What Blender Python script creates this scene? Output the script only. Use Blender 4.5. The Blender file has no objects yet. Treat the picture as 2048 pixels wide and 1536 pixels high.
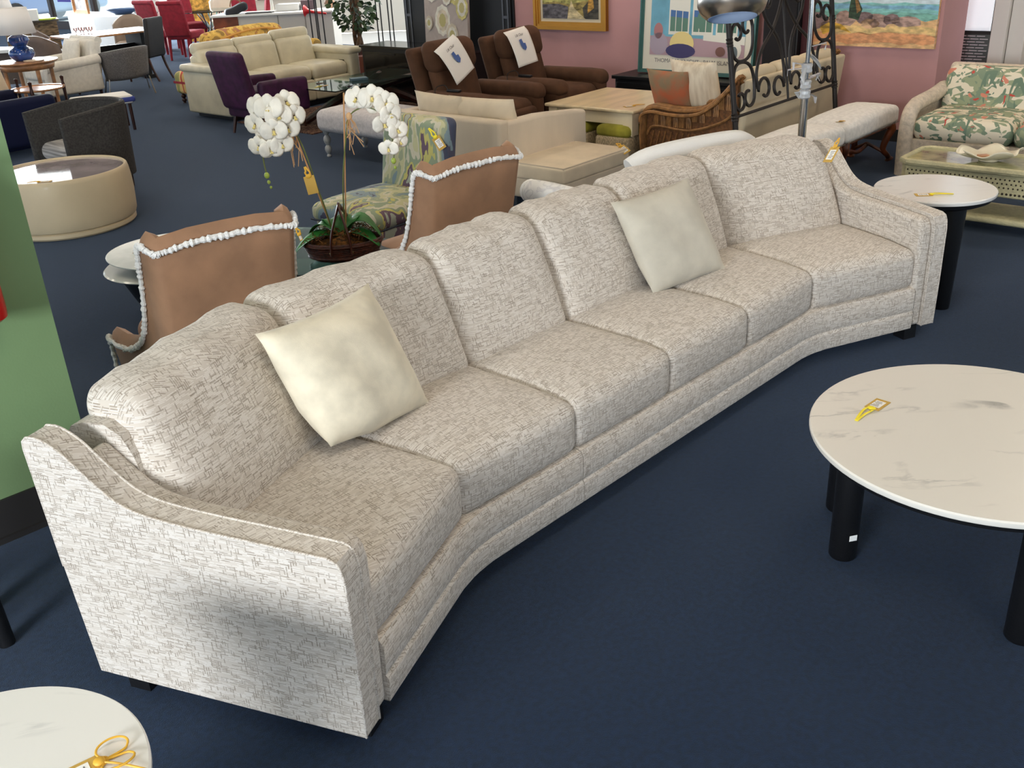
import bpy, math, random
from mathutils import Vector, Matrix, noise as mnoise
rnd = random.Random(7)
R = math.radians
C = bpy.context.scene.collection
scene = bpy.context.scene

# ---------------------------------------------------------------- camera, sky, lights, exposure
cd = bpy.data.cameras.new('camera'); cam = bpy.data.objects.new('camera', cd); C.objects.link(cam)
cd.sensor_fit = 'HORIZONTAL'; cd.sensor_width = 36.0; cd.lens = 36.0 * 1958.0 / 2048.0
cd.clip_end = 200
pt, rl = R(25.26), R(-3.117)
cf = Vector((0, math.cos(pt), -math.sin(pt))); r0 = Vector((1, 0, 0)); u0 = Vector((0, math.sin(pt), math.cos(pt)))
cr = math.cos(rl) * r0 + math.sin(rl) * u0; cu = -math.sin(rl) * r0 + math.cos(rl) * u0
m3 = Matrix((cr, cu, -cf)).transposed()
cam.matrix_world = Matrix.Translation((0, 0, 2.05)) @ m3.to_4x4()
scene.camera = cam
scene.view_settings.view_transform = 'Standard'; scene.view_settings.look = 'None'
scene.view_settings.gamma = 1.0; scene.view_settings.use_curve_mapping = False
scene.view_settings.exposure = 0.30
scene.cycles.max_bounces = 8; scene.cycles.diffuse_bounces = 4; scene.cycles.glossy_bounces = 4
scene.cycles.transmission_bounces = 6; scene.cycles.transparent_max_bounces = 8
scene.cycles.sample_clamp_indirect = 4.0; scene.cycles.caustics_reflective = False; scene.cycles.caustics_refractive = False

w = bpy.data.worlds.new('world'); scene.world = w; w.use_nodes = True
wn = w.node_tree; bgn = wn.nodes['Background']
bgn.inputs[0].default_value = (0.72, 0.86, 1.0, 1); bgn.inputs[1].default_value = 1.6

sd = bpy.data.lights.new('sun', 'SUN'); sd.energy = 6.0; sd.angle = R(1.0); sd.color = (1, .95, .86)
sun = bpy.data.objects.new('sun', sd); C.objects.link(sun); sun.rotation_euler = (R(38), 0, R(150))

def area(name, loc, target, sx, sy, power, col):
    d = bpy.data.lights.new(name, 'AREA'); d.shape = 'RECTANGLE'; d.size = sx; d.size_y = sy; d.energy = power; d.color = col
    o = bpy.data.objects.new(name, d); C.objects.link(o); o.location = loc
    o.rotation_euler = (Vector(target) - Vector(loc)).to_track_quat('-Z', 'Y').to_euler()
    return o
# daylight through the shop windows behind and to the left of the viewer
area('daylight_front_window', (-3.8, -3.6, 2.2), (-.2, 3.0, .4), 2.2, 1.5, 430, (.90, .95, 1.0))
area('daylight_storefront', (-11.5, 24.0, 2.2), (-4.5, 12, .6), 7.0, 3.0, 1300, (.86, .94, 1.0))

# ---------------------------------------------------------------- helpers
def lin(c):
    c = c / 255.0
    return c / 12.92 if c <= .04045 else ((c + .055) / 1.055) ** 2.4
def col(rgb): return (lin(rgb[0]), lin(rgb[1]), lin(rgb[2]), 1.0)

MATS = {}
def M(name, rgb=(128, 128, 128), rough=.6, metal=0.0, var=None, bump=None, spec=.5, sheen=0.0, emit=None, trans=0.0, alpha=1.0, coat=0.0, stretch=None, rgb2=None, ior=1.45):
    if name in MATS: return MATS[name]
    m = bpy.data.materials.new(name); MATS[name] = m; m.use_nodes = True
    nt = m.node_tree; b = nt.nodes['Principled BSDF']
    b.inputs['Base Color'].default_value = col(rgb); b.inputs['Roughness'].default_value = rough
    b.inputs['Metallic'].default_value = metal; b.inputs['Specular IOR Level'].default_value = spec
    b.inputs['IOR'].default_value = ior
    if sheen: b.inputs['Sheen Weight'].default_value = sheen; b.inputs['Sheen Tint'].default_value = (*[lin(min(255, q * .5 + 128)) for q in rgb], 1) if name != 'carpet' else (.6, .75, 1.0, 1); b.inputs['Sheen Roughness'].default_value = .5
    if coat: b.inputs['Coat Weight'].default_value = coat; b.inputs['Coat Roughness'].default_value = .06
    if trans: b.inputs['Transmission Weight'].default_value = trans
    if emit: b.inputs['Emission Color'].default_value = col(emit[0]); b.inputs['Emission Strength'].default_value = emit[1]
    tc = nt.nodes.new('ShaderNodeTexCoord'); src = tc.outputs['Object']
    if stretch:
        mp = nt.nodes.new('ShaderNodeMapping'); mp.inputs['Scale'].default_value = stretch
        nt.links.new(src, mp.inputs[0]); src = mp.outputs[0]
    if var:
        n = nt.nodes.new('ShaderNodeTexNoise'); n.inputs['Scale'].default_value = var[0]; n.inputs['Detail'].default_value = 5
        nt.links.new(src, n.inputs['Vector'])
        rp = nt.nodes.new('ShaderNodeValToRGB'); a = var[1]
        c2 = rgb2 or tuple(max(0, min(255, c * (1 - a))) for c in rgb)
        c1 = rgb if rgb2 else tuple(max(0, min(255, c * (1 + a * .6))) for c in rgb)
        rp.color_ramp.elements[0].position = .36; rp.color_ramp.elements[1].position = .64
        rp.color_ramp.elements[0].color = col(c2); rp.color_ramp.elements[1].color = col(c1)
        nt.links.new(n.outputs['Fac'], rp.inputs[0]); nt.links.new(rp.outputs[0], b.inputs['Base Color'])
    if bump:
        n2 = nt.nodes.new('ShaderNodeTexNoise'); n2.inputs['Scale'].default_value = bump[0]; n2.inputs['Detail'].default_value = 3
        nt.links.new(src, n2.inputs['Vector'])
        bp = nt.nodes.new('ShaderNodeBump'); bp.inputs['Strength'].default_value = bump[1]; bp.inputs['Distance'].default_value = .01
        nt.links.new(n2.outputs['Fac'], bp.inputs['Height']); nt.links.new(bp.outputs[0], b.inputs['Normal'])
    return m

class MB:
    """collects shapes, then links them as ONE mesh object"""
    def __init__(s): s.v = []; s.f = []; s.m = []; s.mi = 0
    def add(s, vs, fs, X=None):
        o = len(s.v)
        s.v += [tuple(X @ Vector(p)) if X else tuple(p) for p in vs]
        for f in fs: s.f.append([i + o for i in f]); s.m.append(s.mi)
        return s
    def box(s, c, d, X=None, top=None):
        x, y, z = d[0] / 2, d[1] / 2, d[2] / 2; k = top or (1, 1)
        vs = [(-x, -y, -z), (x, -y, -z), (x, y, -z), (-x, y, -z), (-x * k[0], -y * k[1], z), (x * k[0], -y * k[1], z), (x * k[0], y * k[1], z), (-x * k[0], y * k[1], z)]
        vs = [(a + c[0], b + c[1], e + c[2]) for a, b, e in vs]
        return s.add(vs, [(0, 3, 2, 1), (4, 5, 6, 7), (0, 1, 5, 4), (1, 2, 6, 5), (2, 3, 7, 6), (3, 0, 4, 7)], X)
    def rbox(s, c, d, r, fn=None, X=None, k=3, m=5):
        """rounded box, corner radius r, m cells along each flat, optional deform fn(p)->p in box-local metres"""
        e = [max(q / 2, 1e-4) for q in d]; r = min(r, min(e) * .999)
        offs = [r * math.tan(math.pi / 4 * i / k) for i in range(k + 1)]
        pos = []
        for a in range(3):
            L = e[a] - r
            mid = [-L + 2 * L * i / m for i in range(1, m)]
            pos.append([-L - o for o in reversed(offs)] + mid + [L + o for o in offs])
        idx = {}; vs = []; fs = []
        def vid(P):
            key = (round(P[0], 5), round(P[1], 5), round(P[2], 5))
            if key in idx: return idx[key]
            q = [max(-(e[a] - r), min(e[a] - r, P[a])) for a in range(3)]
            n = Vector((P[0] - q[0], P[1] - q[1], P[2] - q[2]))
            n = n.normalized() * r if n.length > 1e-9 else n
            p = Vector(q) + n
            if fn: p = Vector(fn(p))
            idx[key] = len(vs); vs.append((p[0] + c[0], p[1] + c[1], p[2] + c[2])); return idx[key]
        for a in range(3):
            b, g = (a + 1) % 3, (a + 2) % 3
            for sg in (-1, 1):
                for i in range(len(pos[b]) - 1):
                    for j in range(len(pos[g]) - 1):
                        quad = []
                        for (ii, jj) in ((i, j), (i + 1, j), (i + 1, j + 1), (i, j + 1)):
                            P = [0, 0, 0]; P[a] = sg * e[a]; P[b] = pos[b][ii]; P[g] = pos[g][jj]; quad.append(vid(P))
                        fs.append(quad if sg > 0 else quad[::-1])
        return s.add(vs, fs, X)
    def cyl(s, p0, p1, r0, r1=None, seg=16, cap=True):
        return s.tube([p0, p1], [r0, r0 if r1 is None else r1], seg, cap=cap)
    def tube(s, pts, r, seg=8, closed=False, cap=True, flat=None):
        pts = [Vector(p) for p in pts]; n = len(pts)
        rs = r if isinstance(r, (list, tuple)) else [r] * n
        vs = []; fs = []; up = None
        for i in range(n):
            a = pts[i - 1] if (i > 0 or closed) else pts[i]; b = pts[(i + 1) % n] if (i < n - 1 or closed) else pts[i]
            t = (b - a)
            t = t.normalized() if t.length > 1e-9 else Vector((0, 0, 1))
            if up is None:
                up = Vector((0, 0, 1)) if abs(t.z) < .9 else Vector((1, 0, 0))
            up = (up - t * up.dot(t))
            up = up.normalized() if up.length > 1e-6 else t.orthogonal().normalized()
            sd_ = t.cross(up)
            for j in range(seg):
                q = 2 * math.pi * j / seg
                vs.append(pts[i] + (sd_ * math.cos(q) + up * math.sin(q) * (flat or 1)) * rs[i])
        rng = n if closed else n - 1
        for i in range(rng):
            for j in range(seg):
                a, b = i * seg + j, i * seg + (j + 1) % seg; c_, d_ = ((i + 1) % n) * seg + (j + 1) % seg, ((i + 1) % n) * seg + j
                fs.append((a, b, c_, d_))
        if cap and not closed:
            fs.append(tuple(range(seg))[::-1]); fs.append(tuple((n - 1) * seg + j for j in range(seg)))
        return s.add(vs, fs)
    def lathe(s, prof, seg=24, c=(0, 0, 0), X=None, cap=True):
        vs = []; fs = []; n = len(prof)
        for r, z in prof:
            for j in range(seg):
                q = 2 * math.pi * j / seg; vs.append((c[0] + r * math.cos(q), c[1] + r * math.sin(q), c[2] + z))
        for i in range(n - 1):
            for j in range(seg):
                fs.append((i * seg + j, i * seg + (j + 1) % seg, (i + 1) * seg + (j + 1) % seg, (i + 1) * seg + j))
        if cap:
            fs.append(tuple(range(seg))[::-1]); fs.append(tuple((n - 1) * seg + j for j in range(seg)))
        return s.add(vs, fs, X)
    def prism(s, poly, a0, a1, axis='x', X=None):
        """extrude a 2-D polygon along an axis: x -> poly is (y,z); y -> (x,z); z -> (x,y)"""
        mk = {'x': lambda p, a: (a, p[0], p[1]), 'y': lambda p, a: (p[0], a, p[1]), 'z': lambda p, a: (p[0], p[1], a)}[axis]
        n = len(poly); vs = [mk(p, a0) for p in poly] + [mk(p, a1) for p in poly]
        fs = [tuple(range(n))[::-1], tuple(range(n, 2 * n))] + [(i, (i + 1) % n, n + (i + 1) % n, n + i) for i in range(n)]
        return s.add(vs, fs, X)
    def grid(s, fn, nu, nv, X=None, flip=False):
        vs = [fn(i / nu, j / nv) for j in range(nv + 1) for i in range(nu + 1)]; fs = []
        for j in range(nv):
            for i in range(nu):
                a = j * (nu + 1) + i; q = (a, a + 1, a + nu + 2, a + nu + 1); fs.append(q[::-1] if flip else q)
        return s.add(vs, fs, X)
    def ball(s, c, d, seg=14, X=None):
        n = max(6, seg // 2 + 1)
        prof = [(math.sin(math.pi * i / n), -math.cos(math.pi * i / n)) for i in range(n + 1)]
        vs = []; fs = []
        for r, z in prof[1:-1]:
            for j in range(seg):
                q = 2 * math.pi * j / seg; vs.append((c[0] + d[0] * r * math.cos(q), c[1] + d[1] * r * math.sin(q), c[2] + d[2] * z))
        for i in range(n - 2):
            for j in range(seg): fs.append((i * seg + j, i * seg + (j + 1) % seg, (i + 1) * seg + (j + 1) % seg, (i + 1) * seg + j))
        vs.append((c[0], c[1], c[2] - d[2])); vs.append((c[0], c[1], c[2] + d[2])); a, b = len(vs) - 2, len(vs) - 1
        for j in range(seg): fs.append((a, (j + 1) % seg, j)); fs.append((b, (n - 2) * seg + j, (n - 2) * seg + (j + 1) % seg))
        return s.add(vs, fs, X)
    def build(s, name, mat, parent=None, bevel=0, solid=0, smooth=38, fix=True):
        me = bpy.data.meshes.new(name); me.from_pydata(s.v, [], s.f)
        for m in (mat if isinstance(mat, (list, tuple)) else [mat]): me.materials.append(m)
        me.polygons.foreach_set('material_index', s.m)
        if fix:
            import bmesh
            bm = bmesh.new(); bm.from_mesh(me); bmesh.ops.recalc_face_normals(bm, faces=bm.faces); bm.to_mesh(me); bm.free()
        me.update(); uv = me.uv_layers.new(name='UVMap')
        co = []
        for p in me.polygons:
            n = p.normal; ax = max(range(3), key=lambda a: abs(n[a]))
            for li in p.loop_indices:
                q = me.vertices[me.loops[li].vertex_index].co
                co += [(q.y, q.z), (q.x, q.z), (q.x, q.y)][ax]
        uv.data.foreach_set('uv', co)
        if smooth:
            me.polygons.foreach_set('use_smooth', [True] * len(me.polygons)); me.set_sharp_from_angle(angle=R(smooth))
        o = bpy.data.objects.new(name, me); C.objects.link(o)
        if parent: o.parent = parent
        if solid: md = o.modifiers.new('solid', 'SOLIDIFY'); md.thickness = solid; md.offset = 0
        if bevel:
            md = o.modifiers.new('bevel', 'BEVEL'); md.width = bevel; md.segments = 2; md.limit_method = 'ANGLE'; md.angle_limit = R(40); md.harden_normals = False
        return o

def tag(o, label, cat, group=None, kind=None):
    o['label'] = label; o['category'] = cat
    if group: o['group'] = group
    if kind: o['kind'] = kind
    return o
def T(name, label, cat, loc=(0, 0, 0), rz=0, group=None):
    o = bpy.data.objects.new(name, None); C.objects.link(o); o.empty_display_size = .1
    o.location = loc; o.rotation_euler = (0, 0, R(rz)); return tag(o, label, cat, group)
def S(o, label=None):
    o['kind'] = 'structure'
    if label: o['label'] = label
    return o
def dup(root, loc, rz, label, group=None):
    r = root.copy(); C.objects.link(r); r.location = loc; r.rotation_euler = (0, 0, R(rz)); r['label'] = label
    if group: r['group'] = group
    for ch in [o for o in bpy.data.objects if o.parent == root]:
        c = ch.copy(); C.objects.link(c); c.parent = r
        for g in [o for o in bpy.data.objects if o.parent == ch]:
            d = g.copy(); C.objects.link(d); d.parent = c
    return r
def lerp(a, b, t): return a + (b - a) * t
def XF(loc, rz=0, rx=0, ry=0): return Matrix.Translation(loc) @ Matrix.Rotation(R(rz), 4, 'Z') @ Matrix.Rotation(R(ry), 4, 'Y') @ Matrix.Rotation(R(rx), 4, 'X')
def spline(pts, n=8):
    """Catmull-Rom through points (any dimension)"""
    out = []; P = [pts[0]] + list(pts) + [pts[-1]]
    for i in range(1, len(P) - 2):
        for k in range(n):
            t = k / n
            out.append(tuple(.5 * (2 * b + (c - a) * t + (2 * a - 5 * b + 4 * c - d) * t * t + (3 * b - a - 3 * c + d) * t ** 3) for a, b, c, d in zip(P[i - 1], P[i], P[i + 1], P[i + 2])))
    out.append(tuple(pts[-1])); return out
def text_mesh(body, size, name, mat, parent, X, depth=.0005, font_shear=0):
    cu_ = bpy.data.curves.new(name, 'FONT'); cu_.body = body; cu_.size = size; cu_.extrude = depth; cu_.align_x = 'CENTER'; cu_.align_y = 'CENTER'; cu_.shear = font_shear
    tmp = bpy.data.objects.new(name + '_src', cu_); C.objects.link(tmp)
    me = bpy.data.meshes.new_from_object(tmp); bpy.data.objects.remove(tmp); bpy.data.curves.remove(cu_)
    me.transform(X); me.materials.clear(); me.materials.append(mat); me.name = name
    o = bpy.data.objects.new(name, me); C.objects.link(o); o.parent = parent; return o
# ---------------------------------------------------------------- special materials
def nd(nt, t, **kw):
    n = nt.nodes.new(t)
    for k, v in kw.items(): setattr(n, k, v)
    return n
def mth(nt, op, a, b=None, c=None):
    n = nt.nodes.new('ShaderNodeMath'); n.operation = op
    for i, x in enumerate((a, b, c)):
        if x is None: continue
        if isinstance(x, (int, float)): n.inputs[i].default_value = x
        else: nt.links.new(x, n.inputs[i])
    return n.outputs[0]
def dash_fabric(name, base, dark, light, row=.0062, cell=.028, density=.64):
    """upholstery woven with short raised dashes running across and down"""
    m = bpy.data.materials.new(name); MATS[name] = m; m.use_nodes = True; nt = m.node_tree; b = nt.nodes['Principled BSDF']
    b.inputs['Roughness'].default_value = .8; b.inputs['Specular IOR Level'].default_value = .22
    b.inputs['Sheen Weight'].default_value = .18; b.inputs['Sheen Roughness'].default_value = .45
    uv = nd(nt, 'ShaderNodeTexCoord').outputs['UV']
    nz = nd(nt, 'ShaderNodeTexNoise'); nz.inputs['Scale'].default_value = 14; nt.links.new(uv, nz.inputs['Vector'])
    mix = nd(nt, 'ShaderNodeMix', data_type='RGBA', blend_type='LINEAR_LIGHT'); mix.inputs[0].default_value = .0012
    nt.links.new(uv, mix.inputs[6]); nt.links.new(nz.outputs['Color'], mix.inputs[7])
    sp = nd(nt, 'ShaderNodeSeparateXYZ'); nt.links.new(mix.outputs[2], sp.inputs[0])
    def dashes(a, c_, rw, cl, dens, seed):
        v = mth(nt, 'DIVIDE', c_, rw); ri = mth(nt, 'FLOOR', v); fr = mth(nt, 'FRACT', v)
        wn1 = nd(nt, 'ShaderNodeTexWhiteNoise', noise_dimensions='1D'); nt.links.new(mth(nt, 'ADD', ri, seed), wn1.inputs['W'])
        u = mth(nt, 'ADD', mth(nt, 'DIVIDE', a, cl), mth(nt, 'MULTIPLY', wn1.outputs[0], 9.7)); ci = mth(nt, 'FLOOR', u); fu = mth(nt, 'FRACT', u)
        cb = nd(nt, 'ShaderNodeCombineXYZ'); nt.links.new(ci, cb.inputs[0]); nt.links.new(ri, cb.inputs[1]); cb.inputs[2].default_value = seed
        wn2 = nd(nt, 'ShaderNodeTexWhiteNoise', noise_dimensions='3D'); nt.links.new(cb.outputs[0], wn2.inputs['Vector'])
        on = mth(nt, 'GREATER_THAN', wn2.outputs[0], dens)
        edge = mth(nt, 'LESS_THAN', mth(nt, 'ABSOLUTE', mth(nt, 'SUBTRACT', fr, .5)), .26)
        ends = mth(nt, 'LESS_THAN', mth(nt, 'ABSOLUTE', mth(nt, 'SUBTRACT', fu, .5)), .44)
        return mth(nt, 'MULTIPLY', mth(nt, 'MULTIPLY', on, edge), ends)
    h1 = dashes(sp.outputs[0], sp.outputs[1], row, cell, density, 1.0)
    h2 = dashes(sp.outputs[1], sp.outputs[0], row * 1.15, cell * .62, density + .1, 5.0)
    fine = dashes(sp.outputs[0], sp.outputs[1], row * .55, cell * 1.1, .52, 9.0)
    msk = mth(nt, 'MAXIMUM', h1, h2)
    rp = nd(nt, 'ShaderNodeMix', data_type='RGBA'); rp.inputs[6].default_value = col(base); rp.inputs[7].default_value = col(light); nt.links.new(fine, rp.inputs[0])
    blot = nd(nt, 'ShaderNodeTexNoise'); blot.inputs['Scale'].default_value = 22; blot.inputs['Detail'].default_value = 3; nt.links.new(uv, blot.inputs['Vector'])
    k = mth(nt, 'MULTIPLY', msk, mth(nt, 'MULTIPLY', blot.outputs['Fac'], 1.2))
    mx = nd(nt, 'ShaderNodeMix', data_type='RGBA'); nt.links.new(rp.outputs[2], mx.inputs[6]); mx.inputs[7].default_value = col(dark); nt.links.new(k, mx.inputs[0])
    nt.links.new(mx.outputs[2], b.inputs['Base Color'])
    hh = mth(nt, 'SUBTRACT', mth(nt, 'MULTIPLY', fine, .35), mth(nt, 'MULTIPLY', msk, .9))
    bp = nd(nt, 'ShaderNodeBump'); bp.inputs['Strength'].default_value = .42; bp.inputs['Distance'].default_value = .004
    nt.links.new(hh, bp.inputs['Height']); nt.links.new(bp.outputs[0], b.inputs['Normal'])
    return m
def marble(name, base, vein, scale, rot, amt=.5, rough=.12):
    m = bpy.data.materials.new(name); MATS[name] = m; m.use_nodes = True; nt = m.node_tree; b = nt.nodes['Principled BSDF']
    b.inputs['Roughness'].default_value = rough
    tc = nd(nt, 'ShaderNodeTexCoord'); mp = nd(nt, 'ShaderNodeMapping'); mp.inputs['Rotation'].default_value = (0, 0, R(rot)); mp.inputs['Scale'].default_value = (1, 3.6, 1)
    nt.links.new(tc.outputs['Object'], mp.inputs[0])
    n = nd(nt, 'ShaderNodeTexNoise'); n.inputs['Scale'].default_value = scale; n.inputs['Detail'].default_value = 6; n.inputs['Roughness'].default_value = .55; n.inputs['Distortion'].default_value = .5
    nt.links.new(mp.outputs[0], n.inputs['Vector'])
    ridge = mth(nt, 'ABSOLUTE', mth(nt, 'SUBTRACT', n.outputs['Fac'], .5))
    line = nd(nt, 'ShaderNodeMapRange'); line.inputs['From Min'].default_value = 0; line.inputs['From Max'].default_value = .03; line.inputs['To Min'].default_value = 1; line.inputs['To Max'].default_value = 0
    nt.links.new(ridge, line.inputs['Value'])
    n2 = nd(nt, 'ShaderNodeTexNoise'); n2.inputs['Scale'].default_value = scale * 1.3; n2.inputs['Detail'].default_value = 2; nt.links.new(mp.outputs[0], n2.inputs['Vector'])
    g = nd(nt, 'ShaderNodeMapRange'); g.inputs['From Min'].default_value = .52; g.inputs['From Max'].default_value = .72; nt.links.new(n2.outputs['Fac'], g.inputs['Value'])
    k = mth(nt, 'MULTIPLY', mth(nt, 'MULTIPLY', line.outputs[0], g.outputs[0]), amt)
    mx = nd(nt, 'ShaderNodeMix', data_type='RGBA'); mx.inputs[6].default_value = col(base); mx.inputs[7].default_value = col(vein); nt.links.new(k, mx.inputs[0])
    nt.links.new(mx.outputs[2], b.inputs['Base Color']); return m
def ramp_pattern(name, stops, scale, stretch=(1, 1, 1), kind='noise', rough=.85, distort=1.5, detail=2, coord='Object', bump=0, const=True, rot=(0, 0, 0)):
    """printed cloth or brushwork: noise cut into flat colour patches"""
    m = bpy.data.materials.new(name); MATS[name] = m; m.use_nodes = True; nt = m.node_tree; b = nt.nodes['Principled BSDF']
    b.inputs['Roughness'].default_value = rough; b.inputs['Specular IOR Level'].default_value = .25
    tc = nd(nt, 'ShaderNodeTexCoord'); mp = nd(nt, 'ShaderNodeMapping'); mp.inputs['Scale'].default_value = stretch; mp.inputs['Rotation'].default_value = [R(q) for q in rot]; nt.links.new(tc.outputs[coord], mp.inputs[0])
    if kind == 'noise':
        n = nd(nt, 'ShaderNodeTexNoise'); n.inputs['Distortion'].default_value = distort; n.inputs['Detail'].default_value = detail; f = n.outputs['Fac']
    elif kind == 'wave':
        n = nd(nt, 'ShaderNodeTexWave'); n.inputs['Distortion'].default_value = distort; n.inputs['Detail'].default_value = detail; f = n.outputs['Fac']
    else:
        n = nd(nt, 'ShaderNodeTexVoronoi'); sc = nd(nt, 'ShaderNodeSeparateColor'); nt.links.new(n.outputs['Color'], sc.inputs[0]); f = sc.outputs[0]
    n.inputs['Scale'].default_value = scale; nt.links.new(mp.outputs[0], n.inputs['Vector'])
    rp = nd(nt, 'ShaderNodeValToRGB'); cr_ = rp.color_ramp; cr_.interpolation = 'CONSTANT' if const else 'LINEAR'
    while len(cr_.elements) < len(stops): cr_.elements.new(.5)
    for e, (p, c) in zip(cr_.elements, stops): e.position = p; e.color = col(c)
    nt.links.new(f, rp.inputs[0]); nt.links.new(rp.outputs[0], b.inputs['Base Color'])
    if bump:
        bp = nd(nt, 'ShaderNodeBump'); bp.inputs['Strength'].default_value = bump; bp.inputs['Distance'].default_value = .01
        nt.links.new(f, bp.inputs['Height']); nt.links.new(bp.outputs[0], b.inputs['Normal'])
    return m

SOFA = dash_fabric('sofa_fabric', (201, 191, 179), (142, 129, 114), (222, 215, 206))
CARPET = M('carpet', (17, 33, 56), .95, var=(55, .2), bump=(420, .5), spec=.15, sheen=.26)
BLACK = M('black_wood', (16, 16, 18), .42, bump=(160, .08))
BLACKM = M('black_metal', (34, 31, 30), .5, .3)
PINK = M('pink_paint', (196, 148, 147), .85, var=(1.2, .04), bump=(90, .05))
GREEN = M('green_paint', (120, 148, 104), .8, var=(1.5, .03), bump=(120, .05))
WHITEP = M('white_paint', (226, 224, 216), .75, bump=(70, .04))
BASEB = M('black_rubber', (40, 38, 38), .6)
MARBLE_A = marble('marble_coffee', (222, 217, 207), (128, 128, 124), 1.9, 25, .75, .3)
MARBLE_B = marble('marble_side', (229, 226, 220), (150, 150, 150), 2.4, -15, .6, .25)
YELLOW = M('yellow_ribbon', (236, 216, 40), .5)
MANILA = M('manila_card', (196, 158, 74), .7)
GOLDT = M('gold_string', (214, 164, 52), .55)
PAPER = M('white_paper', (238, 236, 230), .8)
INK = M('grey_ink', (120, 116, 116), .8)
CHROME = M('chrome', (200, 198, 194), .16, 1.0)
BRUSHED = M('brushed_steel', (170, 164, 156), .3, 1.0, stretch=(1, 1, 30), bump=(30, .03))
GLASS = M('clear_glass', (232, 246, 242), .02, trans=1.0, ior=1.45)
GLASSG = M('green_edge_glass', (150, 196, 184), .03, trans=1.0)
WOODR = M('red_brown_wood', (110, 56, 26), .4, var=(14, .35), stretch=(1, 1, .2), coat=.2)
WOODD = M('dark_wood', (52, 24, 16), .35, var=(14, .3), stretch=(1, 1, .2))
WOODO = M('orange_wood', (176, 112, 66), .35, var=(10, .2), stretch=(.3, 1, 1))

# ---------------------------------------------------------------- price tags
def price_tag(loc, rz, label, yellow=True, scale=1.0, tilt=(0, 0), w=.052, l=.085, loops=False, wtail=.11):
    """card lying flat (local x = length) with a ribbon at its hole end"""
    t = T('price_tag', label, 'tag', loc, rz, 'price tags on the furniture')
    t.rotation_euler = (R(tilt[0]), R(tilt[1]), R(rz)); t.scale = (scale,) * 3
    MB().box((l / 2, 0, .0015), (l, w, .0016)).build('card', MANILA, t)
    lb = MB().box((l * .52, 0, .0027), (l * .62, w * .66, .0006)).build('sticker', PAPER, t)
    k = MB()
    for i in range(5): k.box((l * .52 + (i - 2) * l * .1, (.2 - .06 * (i % 3)) * w * .3, .0032), (l * .035, w * (.5 - .12 * (i % 3)), .0004))
    k.build('print', INK, lb)
    r = MB(); mt = YELLOW if yellow else GOLDT
    if loops:
        for sgn in (1, -1):
            pts = [(0, 0, .004)] + [(-.03 - .03 * math.cos(a), sgn * (.022 + .02 * math.sin(a)), .007 + .004 * math.sin(a)) for a in [R(q) for q in range(-60, 241, 30)]] + [(0, 0, .006)]
            r.tube(spline(pts, 3), .0024, 6)
        r.tube(spline([(0, 0, .006), (-.03, .03, .006), (-.07, .08, .004), (-.1, .125, .004)], 5), .0024, 6)
        r.ball((0, 0, .007), (.012, .012, .007), 10)
    else:
        for q in (-1, 1):
            r.tube(spline([(.006, q * .004, .004), (-.02, q * .012, .007), (-wtail * .55, q * .007, .006), (-wtail, q * .002 - .006, .002)], 5), .0045, 6, flat=.45)
        r.ball((0, 0, .005), (.012, .016, .005), 10)
    r.build('ribbon' if yellow else 'string', mt, t)
    return t
# ---------------------------------------------------------------- setting
UA = 47.5                                   # the shop's back wall runs at right angles to this heading
U = Vector((math.cos(R(UA)), math.sin(R(UA)), 0)); V = Vector((-U.y, U.x, 0))
def sp(p, q, o=(3.6, 9.35)): return (o[0] + U.x * p + V.x * q, o[1] + U.y * p + V.y * q)   # shop axes: p away through the pink wall, q along it
fl_ = MB().box((-.4, 8, -.05), (27.2, 48, .1)); fl_o = fl_.build('floor', CARPET); fl_o.rotation_euler = (0, 0, R(UA)); S(fl_o, 'dark navy blue carpet')
CEIL = M('ceiling_tile', (214, 212, 206), .9, bump=(60, .05))
def wall(name, o2, q0, q1, z0, z1, mat, p0=0.0, th=.12, label=None):
    w_ = MB().box((th / 2, (q0 + q1) / 2, (z0 + z1) / 2), (th, abs(q1 - q0), z1 - z0)).build(name, mat)
    a, b = sp(p0, 0); w_.location = (a, b, 0); w_.rotation_euler = (0, 0, R(UA)); return S(w_, label)
wall('wall_back', None, -.47, 5.6, 0, 3.5, PINK, label='dusty pink wall with framed pictures')
wall('baseboard_back', None, -.47, 5.6, 0, .11, BASEB, p0=-.012, th=.012)
# the pink wall turns the corner and runs away to the window
wr = MB().box((.365, -.41, 1.75), (.49, .12, 3.5)).build('wall_right', PINK); wr.location = (*sp(0, 0), 0); wr.rotation_euler = (0, 0, R(UA)); S(wr, 'short pink return wall beside the window')
WCREAM = M('cream_wall', (214, 202, 188), .85, bump=(60, .05))
wall('wall_window', None, -6.0, -.47, 0, .45, WCREAM, p0=1.0)
# ceiling with recessed lights
ce = MB()
ce.box((2.6, 8, 3.56), (21.2, 48, .1)); c_ = ce.build('ceiling', CEIL); c_.rotation_euler = (0, 0, R(UA)); S(c_, 'white tiled ceiling')
LIGHT = M('lamp_diffuser', (255, 255, 250), .5, emit=((255, 240, 218), 9.0))
first = None
for i in range(-1, 3):
    for j in range(-2, 6):
        p_ = sp(-4.6 + i * 3.6, .6 + j * 3.1)
        if first is None:
            first = T('ceiling_light', 'white recessed fluorescent panel in the tiled ceiling', 'ceiling light', (*p_, 3.5), UA, 'recessed ceiling lights')
            f = MB(); f.box((0, .31, 0), (1.24, .03, .03)).box((0, -.31, 0), (1.24, .03, .03)).box((.61, 0, 0), (.03, .65, .03)).box((-.61, 0, 0), (.03, .65, .03)); f.build('frame', WHITEP, first)
            MB().box((0, 0, .0), (1.2, .6, .012)).build('diffuser', LIGHT, first)
        else: dup(first, (*p_, 3.5), UA, 'white recessed fluorescent panel in the tiled ceiling')

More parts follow.
